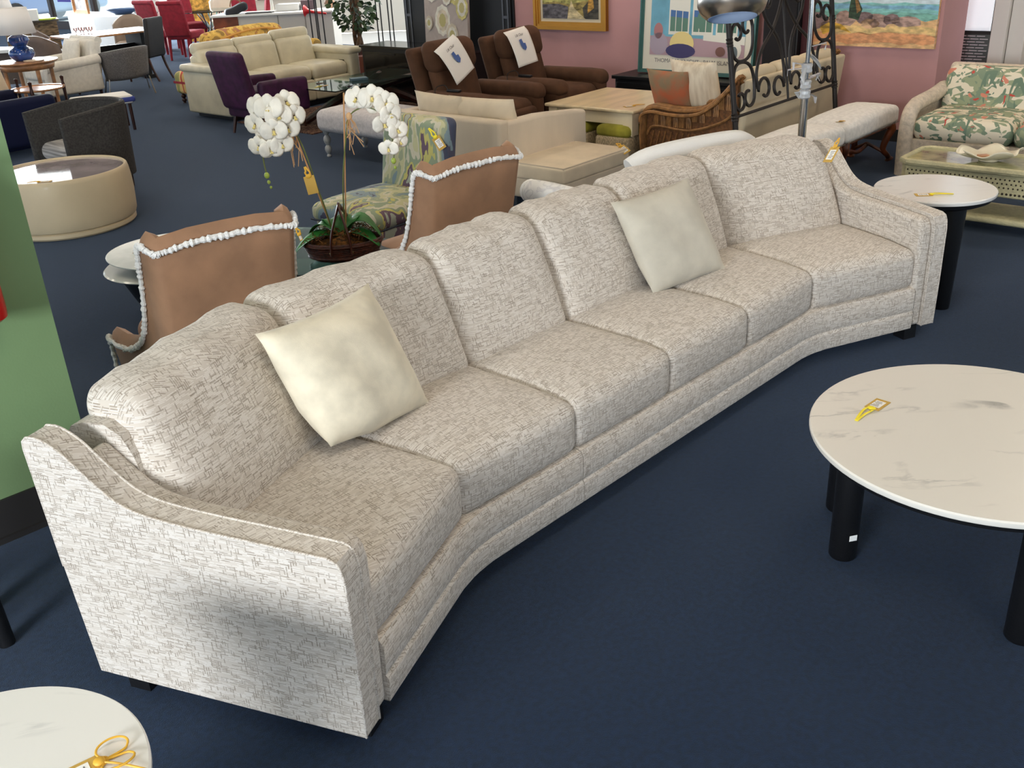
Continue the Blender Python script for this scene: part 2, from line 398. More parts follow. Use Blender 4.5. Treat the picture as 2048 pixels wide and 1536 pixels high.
# green pillar on the left with its black skirting
gp = MB().box((-.9, .3, 1.75), (1.8, .6, 3.5)).build('wall_left', GREEN)
gp.location = (-1.698, 3.454, 0); gp.rotation_euler = (0, 0, R(43.8)); S(gp, 'green painted wall end')
gb = MB(); gb.box((-.9, -.006, .085), (1.82, .012, .17)).box((-.9, -.016, .012), (1.82, .02, .024)); g_ = gb.build('baseboard_left', BASEB)
g_.location = gp.location; g_.rotation_euler = gp.rotation_euler; S(g_, 'black rubber skirting')
# fire extinguisher hanging on it
t = T('fire_extinguisher', 'red fire extinguisher hanging on the green wall', 'fire extinguisher', (-1.815, 3.203, .885), 43.8)
REDX = M('red_enamel', (190, 26, 24), .3, coat=.3)
MB().lathe([(.0, -.005), (.062, 0), (.078, .012), (.08, .04), (.08, .38), (.07, .43), (.03, .46), (.03, .48)], 24).build('cylinder', REDX, t)
MB().lathe([(.02, .48), (.03, .485), (.03, .53), (.02, .54)], 14).build('valve', BLACKM, t)
h = MB().tube([(0, .02, .53), (0, -.05, .56), (0, -.14, .55)], .01, 8); h.tube([(0, .02, .51), (0, -.06, .515), (0, -.13, .5)], .008, 8); h.build('lever', BLACKM, t)
MB().tube(spline([(0, .03, .5), (.07, .02, .48), (.1, 0, .38), (.09, 0, .2)]), .012, 8).build('hose', BLACK, t)
MB().box((0, .092, .3), (.05, .03, .2)).build('bracket', BLACKM, t)

# ---------------------------------------------------------------- the curved sectional sofa
so = T('sectional_sofa', 'long curved six-seat sectional sofa in beige dash-woven fabric across the middle', 'sofa', (.6535, 3.532, 0), 45.3)
BX = 1.156; AL = R(23.0)
eL = Vector((-math.cos(AL), -math.sin(AL), 0)); nL = Vector((-math.sin(AL), math.cos(AL), 0))
eR = Vector((math.cos(AL), -math.sin(AL), 0)); nR = Vector((math.sin(AL), math.cos(AL), 0))
BLp = Vector((-BX, 0, 0)); BRp = Vector((BX, 0, 0))
mt_ = math.tan(AL / 2)
def jl(k):
    """joint k of the seats: point on the front line and the way it runs back"""
    if k == 0: return BLp + eL * .625, nL
    if k == 1: return BLp, Vector((-mt_, 1, 0))
    if k == 5: return BRp, Vector((mt_, 1, 0))
    if k == 6: return BRp + eR * .625, nR
    return Vector(((k - 3) * .585, 0, 0)), Vector((0, 1, 0))
prof = [(.002, .075), (-.001, .085), (-.003, .15), (-.001, .160), (.005, .166), (.006, .169), (.004, .173), (.001, .185), (.0, .268), (.012, .288), (.04, .292), (.56, .30), (.62, .36), (.72, .76), (.75, .82), (.80, .848), (.87, .848), (.92, .83), (.95, .79), (.93, .4), (.90, .075)]
def sweep(stations):
    mb = MB(); n = len(prof); vs = [p + d * q[0] + Vector((0, 0, q[1])) for p, d in stations for q in prof]; fs = []
    for i in range(len(stations) - 1):
        for j in range(n):
            fs.append((i * n + j, i * n + (j + 1) % n, (i + 1) * n + (j + 1) % n, (i + 1) * n + j))
    fs.append(tuple(range(n))); fs.append(tuple((len(stations) - 1) * n + j for j in range(n)))
    return mb.add(vs, fs)
def arc(sgn):
    out = []
    for t_ in (-1, -.6, -.2, .2, .6, 1):
        a = AL * (t_ + 1) / 2; s_ = .09 * t_
        # soft bend around the joint
        base = Vector((sgn * (BX + (s_ if s_ < 0 else s_ * math.cos(AL))), -(0 if s_ < 0 else s_ * math.sin(AL)) - .018 * (1 - abs(t_)) * .6, 0))
        out.append((base, Vector((sgn * math.tan(a / 2 if False else a * .5) * 1.0, 1, 0)) if False else Vector((sgn * math.sin(a), math.cos(a), 0)) / math.cos(a - AL / 2 if abs(t_) < .01 else 0)))
    return out
g = .579
lst = [(BLp + eL * .625, nL)] + list(reversed(arc(-1))) + [(Vector((-g - .002, 0, 0)), Vector((0, 1, 0)))]
sweep(lst).build('left_frame', SOFA, so, smooth=50)
sweep([(Vector((-g + .002, 0, 0)), Vector((0, 1, 0))), (Vector((g - .002, 0, 0)), Vector((0, 1, 0)))]).build('center_frame', SOFA, so, smooth=50)
sweep([(Vector((g + .002, 0, 0)), Vector((0, 1, 0)))] + arc(1) + [(BRp + eR * .625, nR)]).build('right_frame', SOFA, so, smooth=50)

def seat_cushion(k):
    (pa, da), (pb, db) = jl(k), jl(k + 1); gap = -.014
    L = (pb - pa).length; D = .60; H = .20
    def fn(p):
        s_ = p.x / (L / 2); d = p.y + D / 2 + .022; zz = p.z
        u = (s_ * (1 - gap / L * 2) + 1) / 2
        q = (pa + da * d).lerp(pb + db * d, u)
        yy = (p.y / (D / 2)); cr_ = max(0, 1 - s_ ** 4) * max(0, 1 - yy ** 4)
        z = .388 + zz + (.026 * cr_ if zz > 0 else 0) - .012 * max(0, -yy - .3)
        if yy < -.6: q = q + Vector((0, -1, 0)) * .012 * (1 - s_ ** 4) * (1 - (zz / (H / 2)) ** 2)
        return (q.x, q.y, z)
    mb = MB().rbox((0, 0, 0), (L, D, H), .046, fn, k=5, m=10)
    c_ = mb.build('seat_cushion', SOFA, so, smooth=80); return c_
for k in range(6): seat_cushion(k)

def back_cushion(k):
    (pa, da), (pb, db) = jl(k), jl(k + 1)
    d0 = .66; A_ = pa + da * d0; B_ = pb + db * d0; L = (B_ - A_).length; H = .475; W = .21
    rr = random.Random(k)
    wob = [rr.uniform(-1, 1) for _ in range(6)]
    end = -1 if k == 0 else (1 if k == 5 else 0)
    def fn(p):
        s_ = p.x / (L / 2); h = (p.z + H / 2) / H
        th = p.y * (1 + .22 * (1 - h)) + (-.04 if p.y < 0 else 0) * max(0, 1 - s_ ** 4) * math.sin(math.pi * min(1, max(0, h)))
        d = d0 + th + .19 * h - .01
        # the outer ends are cut back by a rounded shoulder
        u = (s_ + 1) / 2
        if end and s_ * end > .2: u -= end * .075 * (h ** 2) * ((s_ * end - .2) / .8)
        q = (pa + da * d).lerp(pb + db * d, u)
        z = .455 + h * H + .008 * wob[0] * s_ * h - .022 * abs(s_) ** 6 * h
        z += .006 * math.sin(9 * s_ + wob[1] * 3) * h * max(0, 1 - s_ * s_)
        # soft vertical puckers along the top
        pk = .006 * math.sin(s_ * 23 + wob[2] * 5) * max(0, (h - .72) / .28) * (1 - abs(s_) ** 3)
        q = q + Vector((0, -pk, 0))
        return (q.x, q.y, z)
    MB().rbox((0, 0, 0), (L + .012, W, H), .062, fn, k=6, m=12).build('back_cushion', SOFA, so, smooth=80)
for k in range(6): back_cushion(k)

apro = [(.0, .075)] + [(-.004, .3), (-.004, .58)] + [(.002, .62), (.014, .643), (.035, .652)] + spline([(.08, .654), (.25, .660), (.45, .667), (.60, .682), (.68, .712), (.75, .768), (.82, .832), (.87, .860), (.90, .868)], 4) + [(.93, .866), (.945, .852), (.948, .83), (.928, .45), (.90, .075)]
ipro = [(.012, .08)] + [(.008, .3), (.008, .57)] + [(.015, .605), (.03, .632), (.06, .642)] + spline([(.1, .643), (.25, .648), (.45, .653), (.58, .664), (.66, .690), (.73, .742), (.79, .795)], 4) + [(.82, .80), (.84, .4), (.84, .08)]
def arm(Bp, e, n_, nm):
    a = so
    def slab(pr, x0, x1, name, bev):
        vs = []; N = len(pr)
        for x in (x0, x1):
            for (y, z) in pr: vs.append(Bp + e * x + n_ * y + Vector((0, 0, z)))
        fs = [tuple(range(N)), tuple(range(N, 2 * N))] + [(i, (i + 1) % N, N + (i + 1) % N, N + i) for i in range(N)]
        mb = MB().add(vs, fs)
        if name == nm:
            for x in (x0 + .002, x1 - .002):
                mb.tube([Bp + e * x + n_ * y + Vector((0, 0, z)) for y, z in pr[:-1]], .0042, 6)
        return mb.build(name, SOFA, a, bevel=bev, smooth=35)
    slab(apro, .692, .772, nm, .008)
    slab(ipro, .622, .694, 'arm_pad', .016)
arm(BLp, eL, nL, 'left_arm'); arm(BRp, eR, nR, 'right_arm')
for Bp, e, n_ in ((BLp, eL, nL), (BRp, eR, nR)):
    for x, y in ((.66, .07), (.70, .80)):
        p = Bp + e * x + n_ * y
        MB().box((0, 0, .0375), (.075, .075, .075), XF(p, math.degrees(math.atan2(e.y, e.x)))).build('foot', BLACK, so)
for x in (-g - .08, g + .08):
    for y in (.2, .78):
        MB().box((x, y, .0375), (.07, .07, .075)).build('foot', BLACK, so)

# ---------------------------------------------------------------- throw pillows
def pillow_mb(w_, h_, t_, seed=0, pinch=.07, n=26, sag=None):
    rr = random.Random(seed); ph = [rr.uniform(0, 6.28) for _ in range(6)]
    mb = MB()
    def surf(sg):
        def fn(a, b):
            x = a * 2 - 1; y = b * 2 - 1
            ex = 1 - pinch * (1 - y * y) ** 1.0 * abs(x) ** 3; ey = 1 - pinch * (1 - x * x) * abs(y) ** 3
            th = max(0, (1 - abs(x) ** 2.6)) ** .62 * max(0, (1 - abs(y) ** 2.6)) ** .62
            wr_ = .05 * math.sin(5 * x * y * 3 + ph[0]) * (abs(x * y)) + .03 * math.sin(7 * x + 4 * y + ph[1])
            px, py, pz = x * w_ / 2 * ex, y * h_ / 2 * ey, sg * t_ / 2 * th * (1 + wr_)
            return sag(px, py, pz) if sag else (px, py, pz)
        return fn
    mb.grid(surf(1), n, n); mb.grid(surf(-1), n, n, flip=True)
    # weld the shared rim
    idx = {}; remap = []; vs = []
    for v in mb.v:
        k = (round(v[0], 5), round(v[1], 5), round(v[2], 5))
        if k not in idx: idx[k] = len(vs); vs.append(v)
        remap.append(idx[k])
    mb.v = vs; fs = []; ms = []
    for f in mb.f:
        q = []
        for i in f:
            if remap[i] not in q: q.append(remap[i])
        if len(q) > 2: fs.append(q); ms.append(0)
    mb.f = fs; mb.m = ms
    return mb
def frame3(o, xa, ya):
    x = Vector(xa).normalized(); y = Vector(ya); y = (y - x * y.dot(x)).normalized(); z = x.cross(y)
    m_ = Matrix((x, y, z)).transposed().to_4x4(); m_.translation = Vector(o); return m_
CREAMV = M('cream_velvet', (216, 206, 183), .75, var=(9, .07), bump=(300, .08), sheen=.25)
BEIGEV = M('beige_velvet', (193, 186, 170), .75, var=(8, .05), bump=(300, .08), sheen=.25)
def sagl(px, py, pz):
    k = max(0, (-px / .24 + -py / .22) / 2 - .55)
    return (px + .08 * k, py + .10 * k, pz + .05 * math.sin(9 * px) * k + .06 * k)
o = pillow_mb(.53, .48, .23, 1, .085, sag=sagl).build('throw_pillow', CREAMV, smooth=80)
o.matrix_world = frame3((-.545, 3.00, .715), (.285, .40, .0), (-.16, .13, .37))
tag(o, 'cream velvet throw pillow on the near left seats of the curved sofa', 'pillow', 'throw pillows on the curved sofa')
def sagr(px, py, pz):
    k = max(0, (-px / .24 + -py / .22) / 2 - .6)
    return (px + .05 * k, py + .03 * k, pz)
o = pillow_mb(.50, .47, .17, 5, .06, sag=sagr).build('throw_pillow', BEIGEV, smooth=80)
o.matrix_world = frame3((.765, 4.36, .70), (.375, .28, .02), (-.16, .16, .37))
tag(o, 'beige velvet throw pillow leaning on the far back cushions of the curved sofa', 'pillow', 'throw pillows on the curved sofa')

# ---------------------------------------------------------------- round marble tables
def round_table(name, label, loc, r, h, legr, legs, mat, leg_out, apron=.035, taper=1.0, group='round marble-top tables'):
    t = T(name, label, 'table', (loc[0], loc[1], 0), 0, group)
    MB().lathe([(r - .012, h - .024), (r - .002, h - .021), (r, h - .016), (r, h - .005), (r - .004, h), (0.001, h)], 96).build('tabletop', mat, t, smooth=30)
    MB().lathe([(r - .05, h - .024 - apron), (r - .022, h - .024 - apron * .6), (r - .018, h - .0245)], 72).build('apron', BLACK, t)
    for a in legs:
        x, y = leg_out * math.cos(R(a)), leg_out * math.sin(R(a))
        MB().tube([(x * .92, y * .92, 0), (x * .92, y * .92, .006), (x, y, h - .03 - apron * .3)], [legr * taper * .92, legr * taper, legr], 28).build('leg', BLACK, t)
    return t
# coffee table (right), legs seen at two spots
ct = round_table('coffee_table', 'large round marble-top coffee table with thick black legs', (.9628 * 1.56, 1.762 * 1.56), .3418 * 1.56, .492, .05, (), MARBLE_A, 0)
for x, y in ((.545 * 2.05, 1.369 * 2.05), (.735 * 2.05, 1.141 * 2.05), (1.86, 2.45), (1.93, 2.98), (1.2, 3.1)):
    cx, cy = x - ct.location.x, y - ct.location.y
    L_ = MB().tube([(cx, cy, 0), (cx, cy, .006), (cx, cy, .44)], [.043, .047, .047], 28).build('leg', BLACK, ct)
    if x < 1.12 and y < 2.9: MB().box((-.5, 0, 0), (.001, .028, .022), XF((cx - .0 + .012, cy - .0485, .1), -78) @ Matrix.Translation((.5, 0, 0))).build('sticker', PAPER, L_)
st = round_table('side_table', 'tall round marble-top side table past the right arm of the curved sofa', (1.657 * 1.415, 3.67 * 1.415), .2208 * 1.415, .635, .058, (), MARBLE_B, 0)
for a in (-72, 48, 168):
    x, y = .155 * math.cos(R(a)), .155 * math.sin(R(a))
    MB().tube([(x * 1.02, y * 1.02, 0), (x * 1.02, y * 1.02, .006), (x, y, .6)], [.047, .049, .068], 28).build('leg', BLACK, st)
nt_ = round_table('side_table', 'round marble-top side table cut off at the bottom left corner', (-.7304 * 1.415, .9272 * 1.415), .2246 * 1.415, .635, .058, (18, 138, 258), MARBLE_B, .15)
price_tag((1.215, 2.945, .4925), 42, 'manila price tag with flat yellow ribbon on the round coffee table')
price_tag((2.27, 5.055, .6355), 172, 'price tag with yellow ribbon on the side table past the sofa arm')
price_tag((-.825, 1.40, .6355), 215, 'price tag with looped gold string on the bottom left side table', yellow=False, loops=True)
# dark leg of a piece just outside the left edge
t = T('stool', 'black stool leg at the left edge beside the green wall', 'stool', (-1.86, 2.60, 0), 40)
for a in (20, -70, 110, 200):
    MB().tube([(.17 * math.cos(R(a - 70)), .17 * math.sin(R(a - 70)), 0), (.14 * math.cos(R(a - 70)), .14 * math.sin(R(a - 70)), .44)], [.026, .034], 16).build('leg', BLACK, t)
MB().lathe([(.0, .43), (.17, .43), (.19, .45), (.19, .47), (.17, .485), (0, .49)], 32).build('seat', BLACK, t)
# ---------------------------------------------------------------- furniture behind the curved sofa
def bx(t, name, c, d, r, mat, fn=None, k=3, m=5, X=None):
    return MB().rbox(c, d, r, fn, X, k, m).build(name, mat, t, smooth=60)
def crown(h, e):          # puff up the top face of a cushion
    return lambda p: (p.x, p.y, p.z + (h * max(0, 1 - (p.x / e[0]) ** 4) * max(0, 1 - (p.y / e[1]) ** 4) if p.z > 0 else 0))
def lean(k, z0=-9):       # shear back with height
    return lambda p: (p.x, p.y + k * max(0, p.z - z0), p.z)
def post_leg(t, x, y, h, r0, r1, mat, dx=0, dy=0, seg=12):
    return MB().tube([(x + dx, y + dy, 0), (x, y, h)], [r0, r1], seg).build('leg', mat, t)
def turned(t, x, y, h, mat, r=.03, seg=14):
    pr = [(.6, 0), (.7, .04), (.45, .1), (.9, .2), (1.0, .28), (.9, .36), (.5, .43), (.95, .54), (1.1, .63), (.95, .72), (.5, .8), (.8, .86), (1.0, .9), (1.0, 1.0)]
    return MB().lathe([(a * r, b * h) for a, b in pr], seg, (x, y, 0)).build('leg', mat, t)
def cabriole(t, x, y, h, mat, sx=1, sy=1, r=.035):
    pts = [(x + sx * .035, y + sy * .035, .012), (x + sx * .02, y + sy * .02, .05), (x - sx * .012, y - sy * .012, h * .32), (x + sx * .006, y + sy * .006, h * .62), (x + sx * .03, y + sy * .03, h * .84), (x + sx * .012, y + sy * .012, h)]
    P_ = spline(pts, 4); n = len(P_)
    rs = [r * (1.0 if i < 2 else .55 + .75 * (i / n) ** 1.6) for i in range(n)]
    return MB().tube(P_, rs, 10).build('leg', mat, t)

TAN = M('tan_suede', (150, 113, 85), .85, var=(5, .09), bump=(200, .06), sheen=.3)
TRIM = M('white_ruffle', (232, 230, 226), .9, bump=(220, .5))
def wing_chair(loc, rz, label):
    t = T('wing_chair', label, 'chair', (*loc, 0), rz, 'tan wing chairs with white ruffle trim')
    half = [(0, .30, 0, .44, .922), (.14, .30, .155, .44, .92), (.26, .30, .285, .44, .906), (.285, .285, .315, .43, .903), (.305, .24, .335, .385, .918), (.315, .19, .345, .345, .922), (.32, .165, .348, .325, .91), (.325, .15, .350, .30, .85), (.332, .12, .352, .26, .72), (.345, .06, .358, .20, .575), (.362, -.01, .372, .11, .475), (.385, -.10, .396, .0, .42), (.405, -.19, .42, -.12, .398), (.418, -.27, .44, -.24, .402), (.41, -.31, .432, -.29, .392)]
    st_ = [(-a, b, -c_, d, e) for a, b, c_, d, e in half[:0:-1]] + half
    th = .075; n = len(st_); vs = []; rows = 8
    trim = []
    for i, (xb, yb, xt, yt, zt) in enumerate(st_):
        a = Vector((st_[max(0, i - 1)][2], st_[max(0, i - 1)][3], 0)); b = Vector((st_[min(n - 1, i + 1)][2], st_[min(n - 1, i + 1)][3], 0))
        tg = (b - a).normalized(); nin = Vector((-tg.y, tg.x, 0))
        if nin.dot(Vector((-xt, -yt, 0))) < 0: nin = -nin
        out = Vector((xt, yt, zt - .05)); ob = Vector((xb, yb, .20)); top = Vector((xt, yt, zt)) + nin * th * .5
        mid = ob.lerp(out, .5); ib = Vector((xb, yb, .33)) + nin * th; it = Vector((xt, yt, zt - .04)) + nin * th
        ring = [ob, mid, out, Vector((xt, yt, zt - .018)) + nin * .014, top, it + Vector((0, 0, .02)), it - Vector((0, 0, .02)), ib]
        vs += ring; trim.append(out + nin * -.007)
    fs = []
    for i in range(n - 1):
        for j in range(rows):
            fs.append((i * rows + j, i * rows + (j + 1) % rows, (i + 1) * rows + (j + 1) % rows, (i + 1) * rows + j))
    fs.append(tuple(range(rows))); fs.append(tuple((n - 1) * rows + j for j in range(rows)))
    MB().add(vs, fs).build('shell', TAN, t, smooth=50)
    P_ = spline([tuple(p) for p in trim] + [(trim[-1].x, trim[-1].y, .2)], 12); P_ = [(trim[0].x, trim[0].y, .2)] + P_
    dens = []
    for a, b in zip(P_, P_[1:]):
        L = (Vector(b) - Vector(a)).length; k = max(1, int(L / .009))
        for q in range(k): dens.append(Vector(a).lerp(Vector(b), q / k))
    rr = random.Random(3)
    MB().tube([p + Vector((rr.uniform(-.002, .002), rr.uniform(-.002, .002), rr.uniform(-.003, .003))) for p in dens], [.0108 + (.004 if i % 2 else -.002) * rr.random() * 1.6 for i in range(len(dens))], 8).build('ruffle_trim', TRIM, t, smooth=0)
    bx(t, 'seat_cushion', (0, -.0, .335), (.62, .58, .14), .05, TAN, crown(.03, (.31, .3)))
    MB().box((0, 0, .24), (.66, .62, .12)).build('seat_rail', TAN, t, bevel=.01)
    for x, y in ((.30, -.27), (-.30, -.27), (.25, .25), (-.25, .25)):
        MB().box((x, y, .1), (.05, .05, .2), top=(1, 1)).build('leg', M('tan_wood_leg', (120, 74, 42), .5), t, bevel=.006)
    MB().tube([(-.30, -.27, .1), (.30, -.27, .1)], .012, 8).build('stretcher', M('pale_bar', (220, 214, 204), .6), t)
    return t
w1 = wing_chair((-1.377, 4.30), 213.5, 'tan wing chair with white ruffle trim behind the left end of the curved sofa')
w2 = wing_chair((-.39, 5.34), 222, 'tan wing chair with white ruffle trim beside the patterned slipper chair')

for w_ in (w1, w2): w_.scale = (.95, .95, 1.078)
# slipper chair
ABST = ramp_pattern('brushstroke_print', [(0, (66, 72, 92)), (.34, (74, 74, 92)), (.385, (118, 136, 142)), (.44, (150, 156, 128)), (.485, (186, 182, 142)), (.53, (196, 190, 168)), (.56, (140, 152, 126)), (.60, (190, 182, 108)), (.63, (104, 84, 98)), (.66, (160, 166, 152)), (.70, (118, 136, 142))], 3.6, (1.2, 1.2, .42), rough=.55, distort=.35, detail=4.5)
t = T('slipper_chair', 'armless slipper chair in green and blue brushstroke print', 'chair', (-.785, 6.40, 0), -41); t.scale = (1, 1, .97)
bx(t, 'seat_base', (0, -.01, .235), (.62, .66, .25), .03, ABST)
bx(t, 'seat_cushion', (0, -.03, .40), (.64, .68, .12), .05, ABST, crown(.035, (.32, .34)))
bx(t, 'backrest', (0, .31, .66), (.61, .14, .56), .055, ABST, lambda p: (p.x, p.y + .17 * (p.z + .28) - (.02 if p.y < 0 else 0) * (1 - (p.x / .3) ** 2), p.z))
MB().tube([(-.315, -.365, .355), (.315, -.365, .355), (.315, .28, .355)], .006, 6).build('piping', M('navy_piping', (40, 46, 60), .6), t)
for x in (-.26, .26):
    for y in (-.27, .27): post_leg(t, x, y, .12, .018, .026, WOODD)
tg = price_tag((-.41, 6.44, .81), 235, 'price tag with yellow ribbon hung on the back of the patterned slipper chair', w=.055, l=.09, wtail=.07)
tg.rotation_euler = (R(60), R(55), R(-30)); 

# ivory bench with turned grey legs
IVORY = M('ivory_boucle', (214, 208, 208), .95, var=(40, .05), bump=(160, .5))
GREYW = M('grey_painted_wood', (168, 170, 170), .5)
t = T('bench', 'ivory boucle bench with turned grey legs behind the orchid', 'bench', (-1.16, 9.76, 0), -42.5)
bx(t, 'seat', (0, 0, .355), (1.22, .62, .21), .07, IVORY, crown(.035, (.6, .31)))
for x in (-.53, .53):
    for y in (-.24, .24): turned(t, x, y, .27, GREYW, .034)

# oatmeal shelter armchair and its ottoman
OAT = M('oatmeal_linen', (205, 190, 168), .9, var=(3, .05), bump=(260, .2), stretch=(1, 1, .3), sheen=.2)
def UV(u, v): return (U.x * u + V.x * v, U.y * u + V.y * v)
t = T('armchair', 'wide oatmeal shelter armchair with loose cushions seen from behind', 'armchair', (*UV(5.93, 5.56), 0), 137.5)
bx(t, 'backrest', (0, .46, .44), (1.22, .12, .56), .03, OAT)
sl = lambda p: (p.x, p.y, p.z - (.10 * max(0, (-p.y + .05)) if p.z > 0 else 0))
for s_ in (-1, 1): bx(t, 'arm', (s_ * .55, -.06, .43), (.12, .98, .54), .03, OAT, sl)
bx(t, 'seat_base', (0, -.03, .24), (1.0, .94, .18), .02, OAT); bx(t, 'seat_cushion', (0, -.06, .40), (.96, .86, .15), .05, OAT, crown(.03, (.48, .43)))
OATC = M('oat_cushion', (214, 198, 172), .9, var=(4, .05), bump=(200, .1))
for s_, a in ((-.26, 6), (.18, -8)):
    pillow_mb(.62, .52, .20, 3 + int(s_ * 10), .03).build('back_cushion', OATC, t, smooth=80).matrix_local = XF((s_, .27 + .02 * s_, .60), a, 74)
for x in (-.52, .52):
    for y in (-.46, .44): post_leg(t, x, y, .16, .016, .02, CHROME)
t = T('ottoman', 'oatmeal upholstered ottoman with piped cushion in front of the matching armchair', 'ottoman', (*UV(5.89, 4.68), 0), 47.5)
bx(t, 'base', (0, 0, .235), (.82, .54, .15), .015, OAT)
bx(t, 'seat_cushion', (0, 0, .36), (.83, .55, .12), .022, OATC, crown(.015, (.41, .27)))
MB().tube([(-.405, -.265, .418), (.405, -.265, .418), (.405, .265, .418), (-.405, .265, .418)], .006, 6, closed=True).build('piping', OAT, t)
for x in (-.37, .37):
    for y in (-.23, .23): post_leg(t, x, y, .16, .012, .016, CHROME)
price_tag((*UV(6.27, 4.47), .43), -60, 'price tag on the far corner of the oatmeal ottoman', yellow=False, w=.06, l=.1, wtail=.05, tilt=(25, 20))

# pale chenille armchair with scroll arms
PALE = ramp_pattern('pale_damask', [(0, (222, 220, 216)), (.48, (226, 224, 220)), (.53, (200, 198, 198)), (.6, (224, 222, 218))], 7, rough=.9, distort=1.5, const=False)
PLAINW = M('pale_chenille', (226, 224, 220), .9, bump=(120, .2))
t = T('armchair', 'pale silver damask armchair with scroll arms behind the curved sofa', 'armchair', (.82, 5.74, 0), 211)
def scr(p): return (p.x, p.y + .12 * (p.z + .3) + (.05 * max(0, p.z - .15) / .1 if p.z > .15 else 0), p.z - .05 * (p.x / .42) ** 2)
bx(t, 'backrest', (0, .38, .55), (.84, .16, .62), .06, PALE, scr)
MB().tube(spline([(-.42, .44, .83), (-.3, .46, .875), (0, .465, .885), (.3, .46, .875), (.42, .44, .83)], 5), .065, 12).build('back_roll', PLAINW, t)
for s_ in (-1, 1):
    a = MB().tube(spline([(s_ * .44, .36, .62), (s_ * .47, .1, .60), (s_ * .50, -.2, .595), (s_ * .51, -.40, .58)], 5), [.07] * 15 + [.068], 14); a.rbox((s_ * .44, 0, .36), (.14, .76, .44), .04)
    a.build('arm', PALE, t, smooth=60)
    MB().lathe([(0, 0), (.05, .004), (.062, .012), (.07, .03), (.07, .05)], 18, (0, 0, 0), XF((s_ * .51, -.44, .58), 0, -90)).build('scroll', PLAINW, t)
bx(t, 'seat_cushion', (0, -.03, .44), (.74, .76, .16), .05, PALE, crown(.03, (.37, .38)))
bx(t, 'seat_base', (0, 0, .25), (.84, .76, .2), .03, PALE)
for x in (-.36, .36):
    for y in (-.32, .3): post_leg(t, x, y, .16, .02, .028, WOODR)

# ---------------------------------------------------------------- rattan sofa, headboard, lamp, benches
RATT = M('rattan', (150, 106, 62), .5, var=(22, .16), stretch=(1, 1, 1), bump=(60, .3))
SAIL = M('sail_cloth', (214, 198, 168), .9, var=(2.5, .04), bump=(160, .1))
STRIPE = M('striped_cushion', (222, 208, 184), .9, var=(20, .1), stretch=(1, .15, 1), rgb2=(196, 178, 152))
t = T('rattan_sofa', 'brown rattan sofa with cream back seen from behind through the iron headboard', 'sofa', (2.226, 9.048, 0), 226.5)
hw = .85
bx(t, 'back_panel', (0, .44, .48), (1.70, .07, .66), .025, SAIL, lean(.12, -.3))
for s_ in (-1, 1):
    crest = spline([(-.46, .46), (-.44, .52), (-.34, .555), (-.18, .545), (-.02, .545), (.14, .575), (.28, .66), (.38, .76), (.46, .84)], 6)
    mb = MB()
    for i in range(7): mb.tube([(s_ * (hw - .07 + i * .024), y - (.02 if i in (0, 6) else 0), z - (.05 if i in (0, 6) else .012 if i in (1, 5) else 0)) for y, z in crest], .0155, 6)
    for i in range(5): mb.tube([(s_ * (hw - .02 + i * .022), -.465, .48), (s_ * (hw - .02 + i * .022), -.475, .3), (s_ * (hw - .02 + i * .022), -.46, .08)], .013, 6)
    mb.build('arm', RATT, t)
    MB().prism([(-.44, .10), (.44, .10), (.44, .80), (.36, .72), (.26, .62), (.14, .545), (-.02, .52), (-.34, .52), (-.44, .48)], s_ * hw - .015, s_ * hw + .018, 'x').build('side_panel', M('dark_cane', (112, 74, 42), .7, var=(40, .2), bump=(60, .4)), t); fil = MB()
    fil.tube(spline([(s_ * (hw + .03), -.43, .30), (s_ * (hw + .03), -.35, .38), (s_ * (hw + .03), 0, .37), (s_ * (hw + .03), .3, .46), (s_ * (hw + .03), .44, .56)]), .012, 6)
    for i, y in enumerate((-.30, -.17, -.04, .09, .22, .34)):
        z0 = .385 + (.0 if i < 3 else .06 * (i - 2)); hh = .10 if i < 4 else .13
        for q in (.055, .038, .02):
            fil.tube([(s_ * (hw + .03), y - q, z0), (s_ * (hw + .03), y - q, z0 + hh - q * .9)] + [(s_ * (hw + .03), y - q * math.cos(a), z0 + hh - q * .9 + q * math.sin(a)) for a in [R(k * 30) for k in range(1, 6)]] + [(s_ * (hw + .03), y + q, z0 + hh - q * .9), (s_ * (hw + .03), y + q, z0)], .0085, 5)
    for i in range(15): fil.tube([(s_ * (hw + .025), -.42 + i * .06, .12), (s_ * (hw + .025), -.36 + i * .06, .34)], .006, 5)
    fil.build('arch_trim', RATT, t)
bx(t, 'seat_rail', (0, -.02, .17), (1.68, .86, .12), .02, RATT)
for k, x in enumerate((-.53, 0, .53)):
    bx(t, 'seat_cushion', (x, -.10, .33), (.53, .80, .17), .07, STRIPE, crown(.02, (.28, .4)))
    bx(t, 'back_cushion', (x, .30, .62), (.53, .18, .50), .08, SAIL, lean(.22, -.25))
for x in (-.80, .80):
    for y in (-.44, .42): post_leg(t, x, y, .12, .03, .03, RATT)
RUST = M('rust_batik', (176, 96, 62), .8, var=(7, .3), rgb2=(132, 112, 84))
f_ = (-.695, .719)
o = pillow_mb(.46, .46, .17, 8, .06).build('throw_pillow', RUST, smooth=80); tag(o, 'rust orange batik pillow on the rattan sofa arm end', 'pillow', 'pillows on the rattan sofa')
o.matrix_world = XF((1.53, 8.75, .62), 130, 70, 0)
o = pillow_mb(.50, .52, .18, 9, .05).build('throw_pillow', STRIPE, smooth=80); tag(o, 'cream pleated pillow behind the rust pillow on the rattan sofa', 'pillow', 'pillows on the rattan sofa')
o.matrix_world = XF((1.72, 8.62, .67), 130, 74, 0)

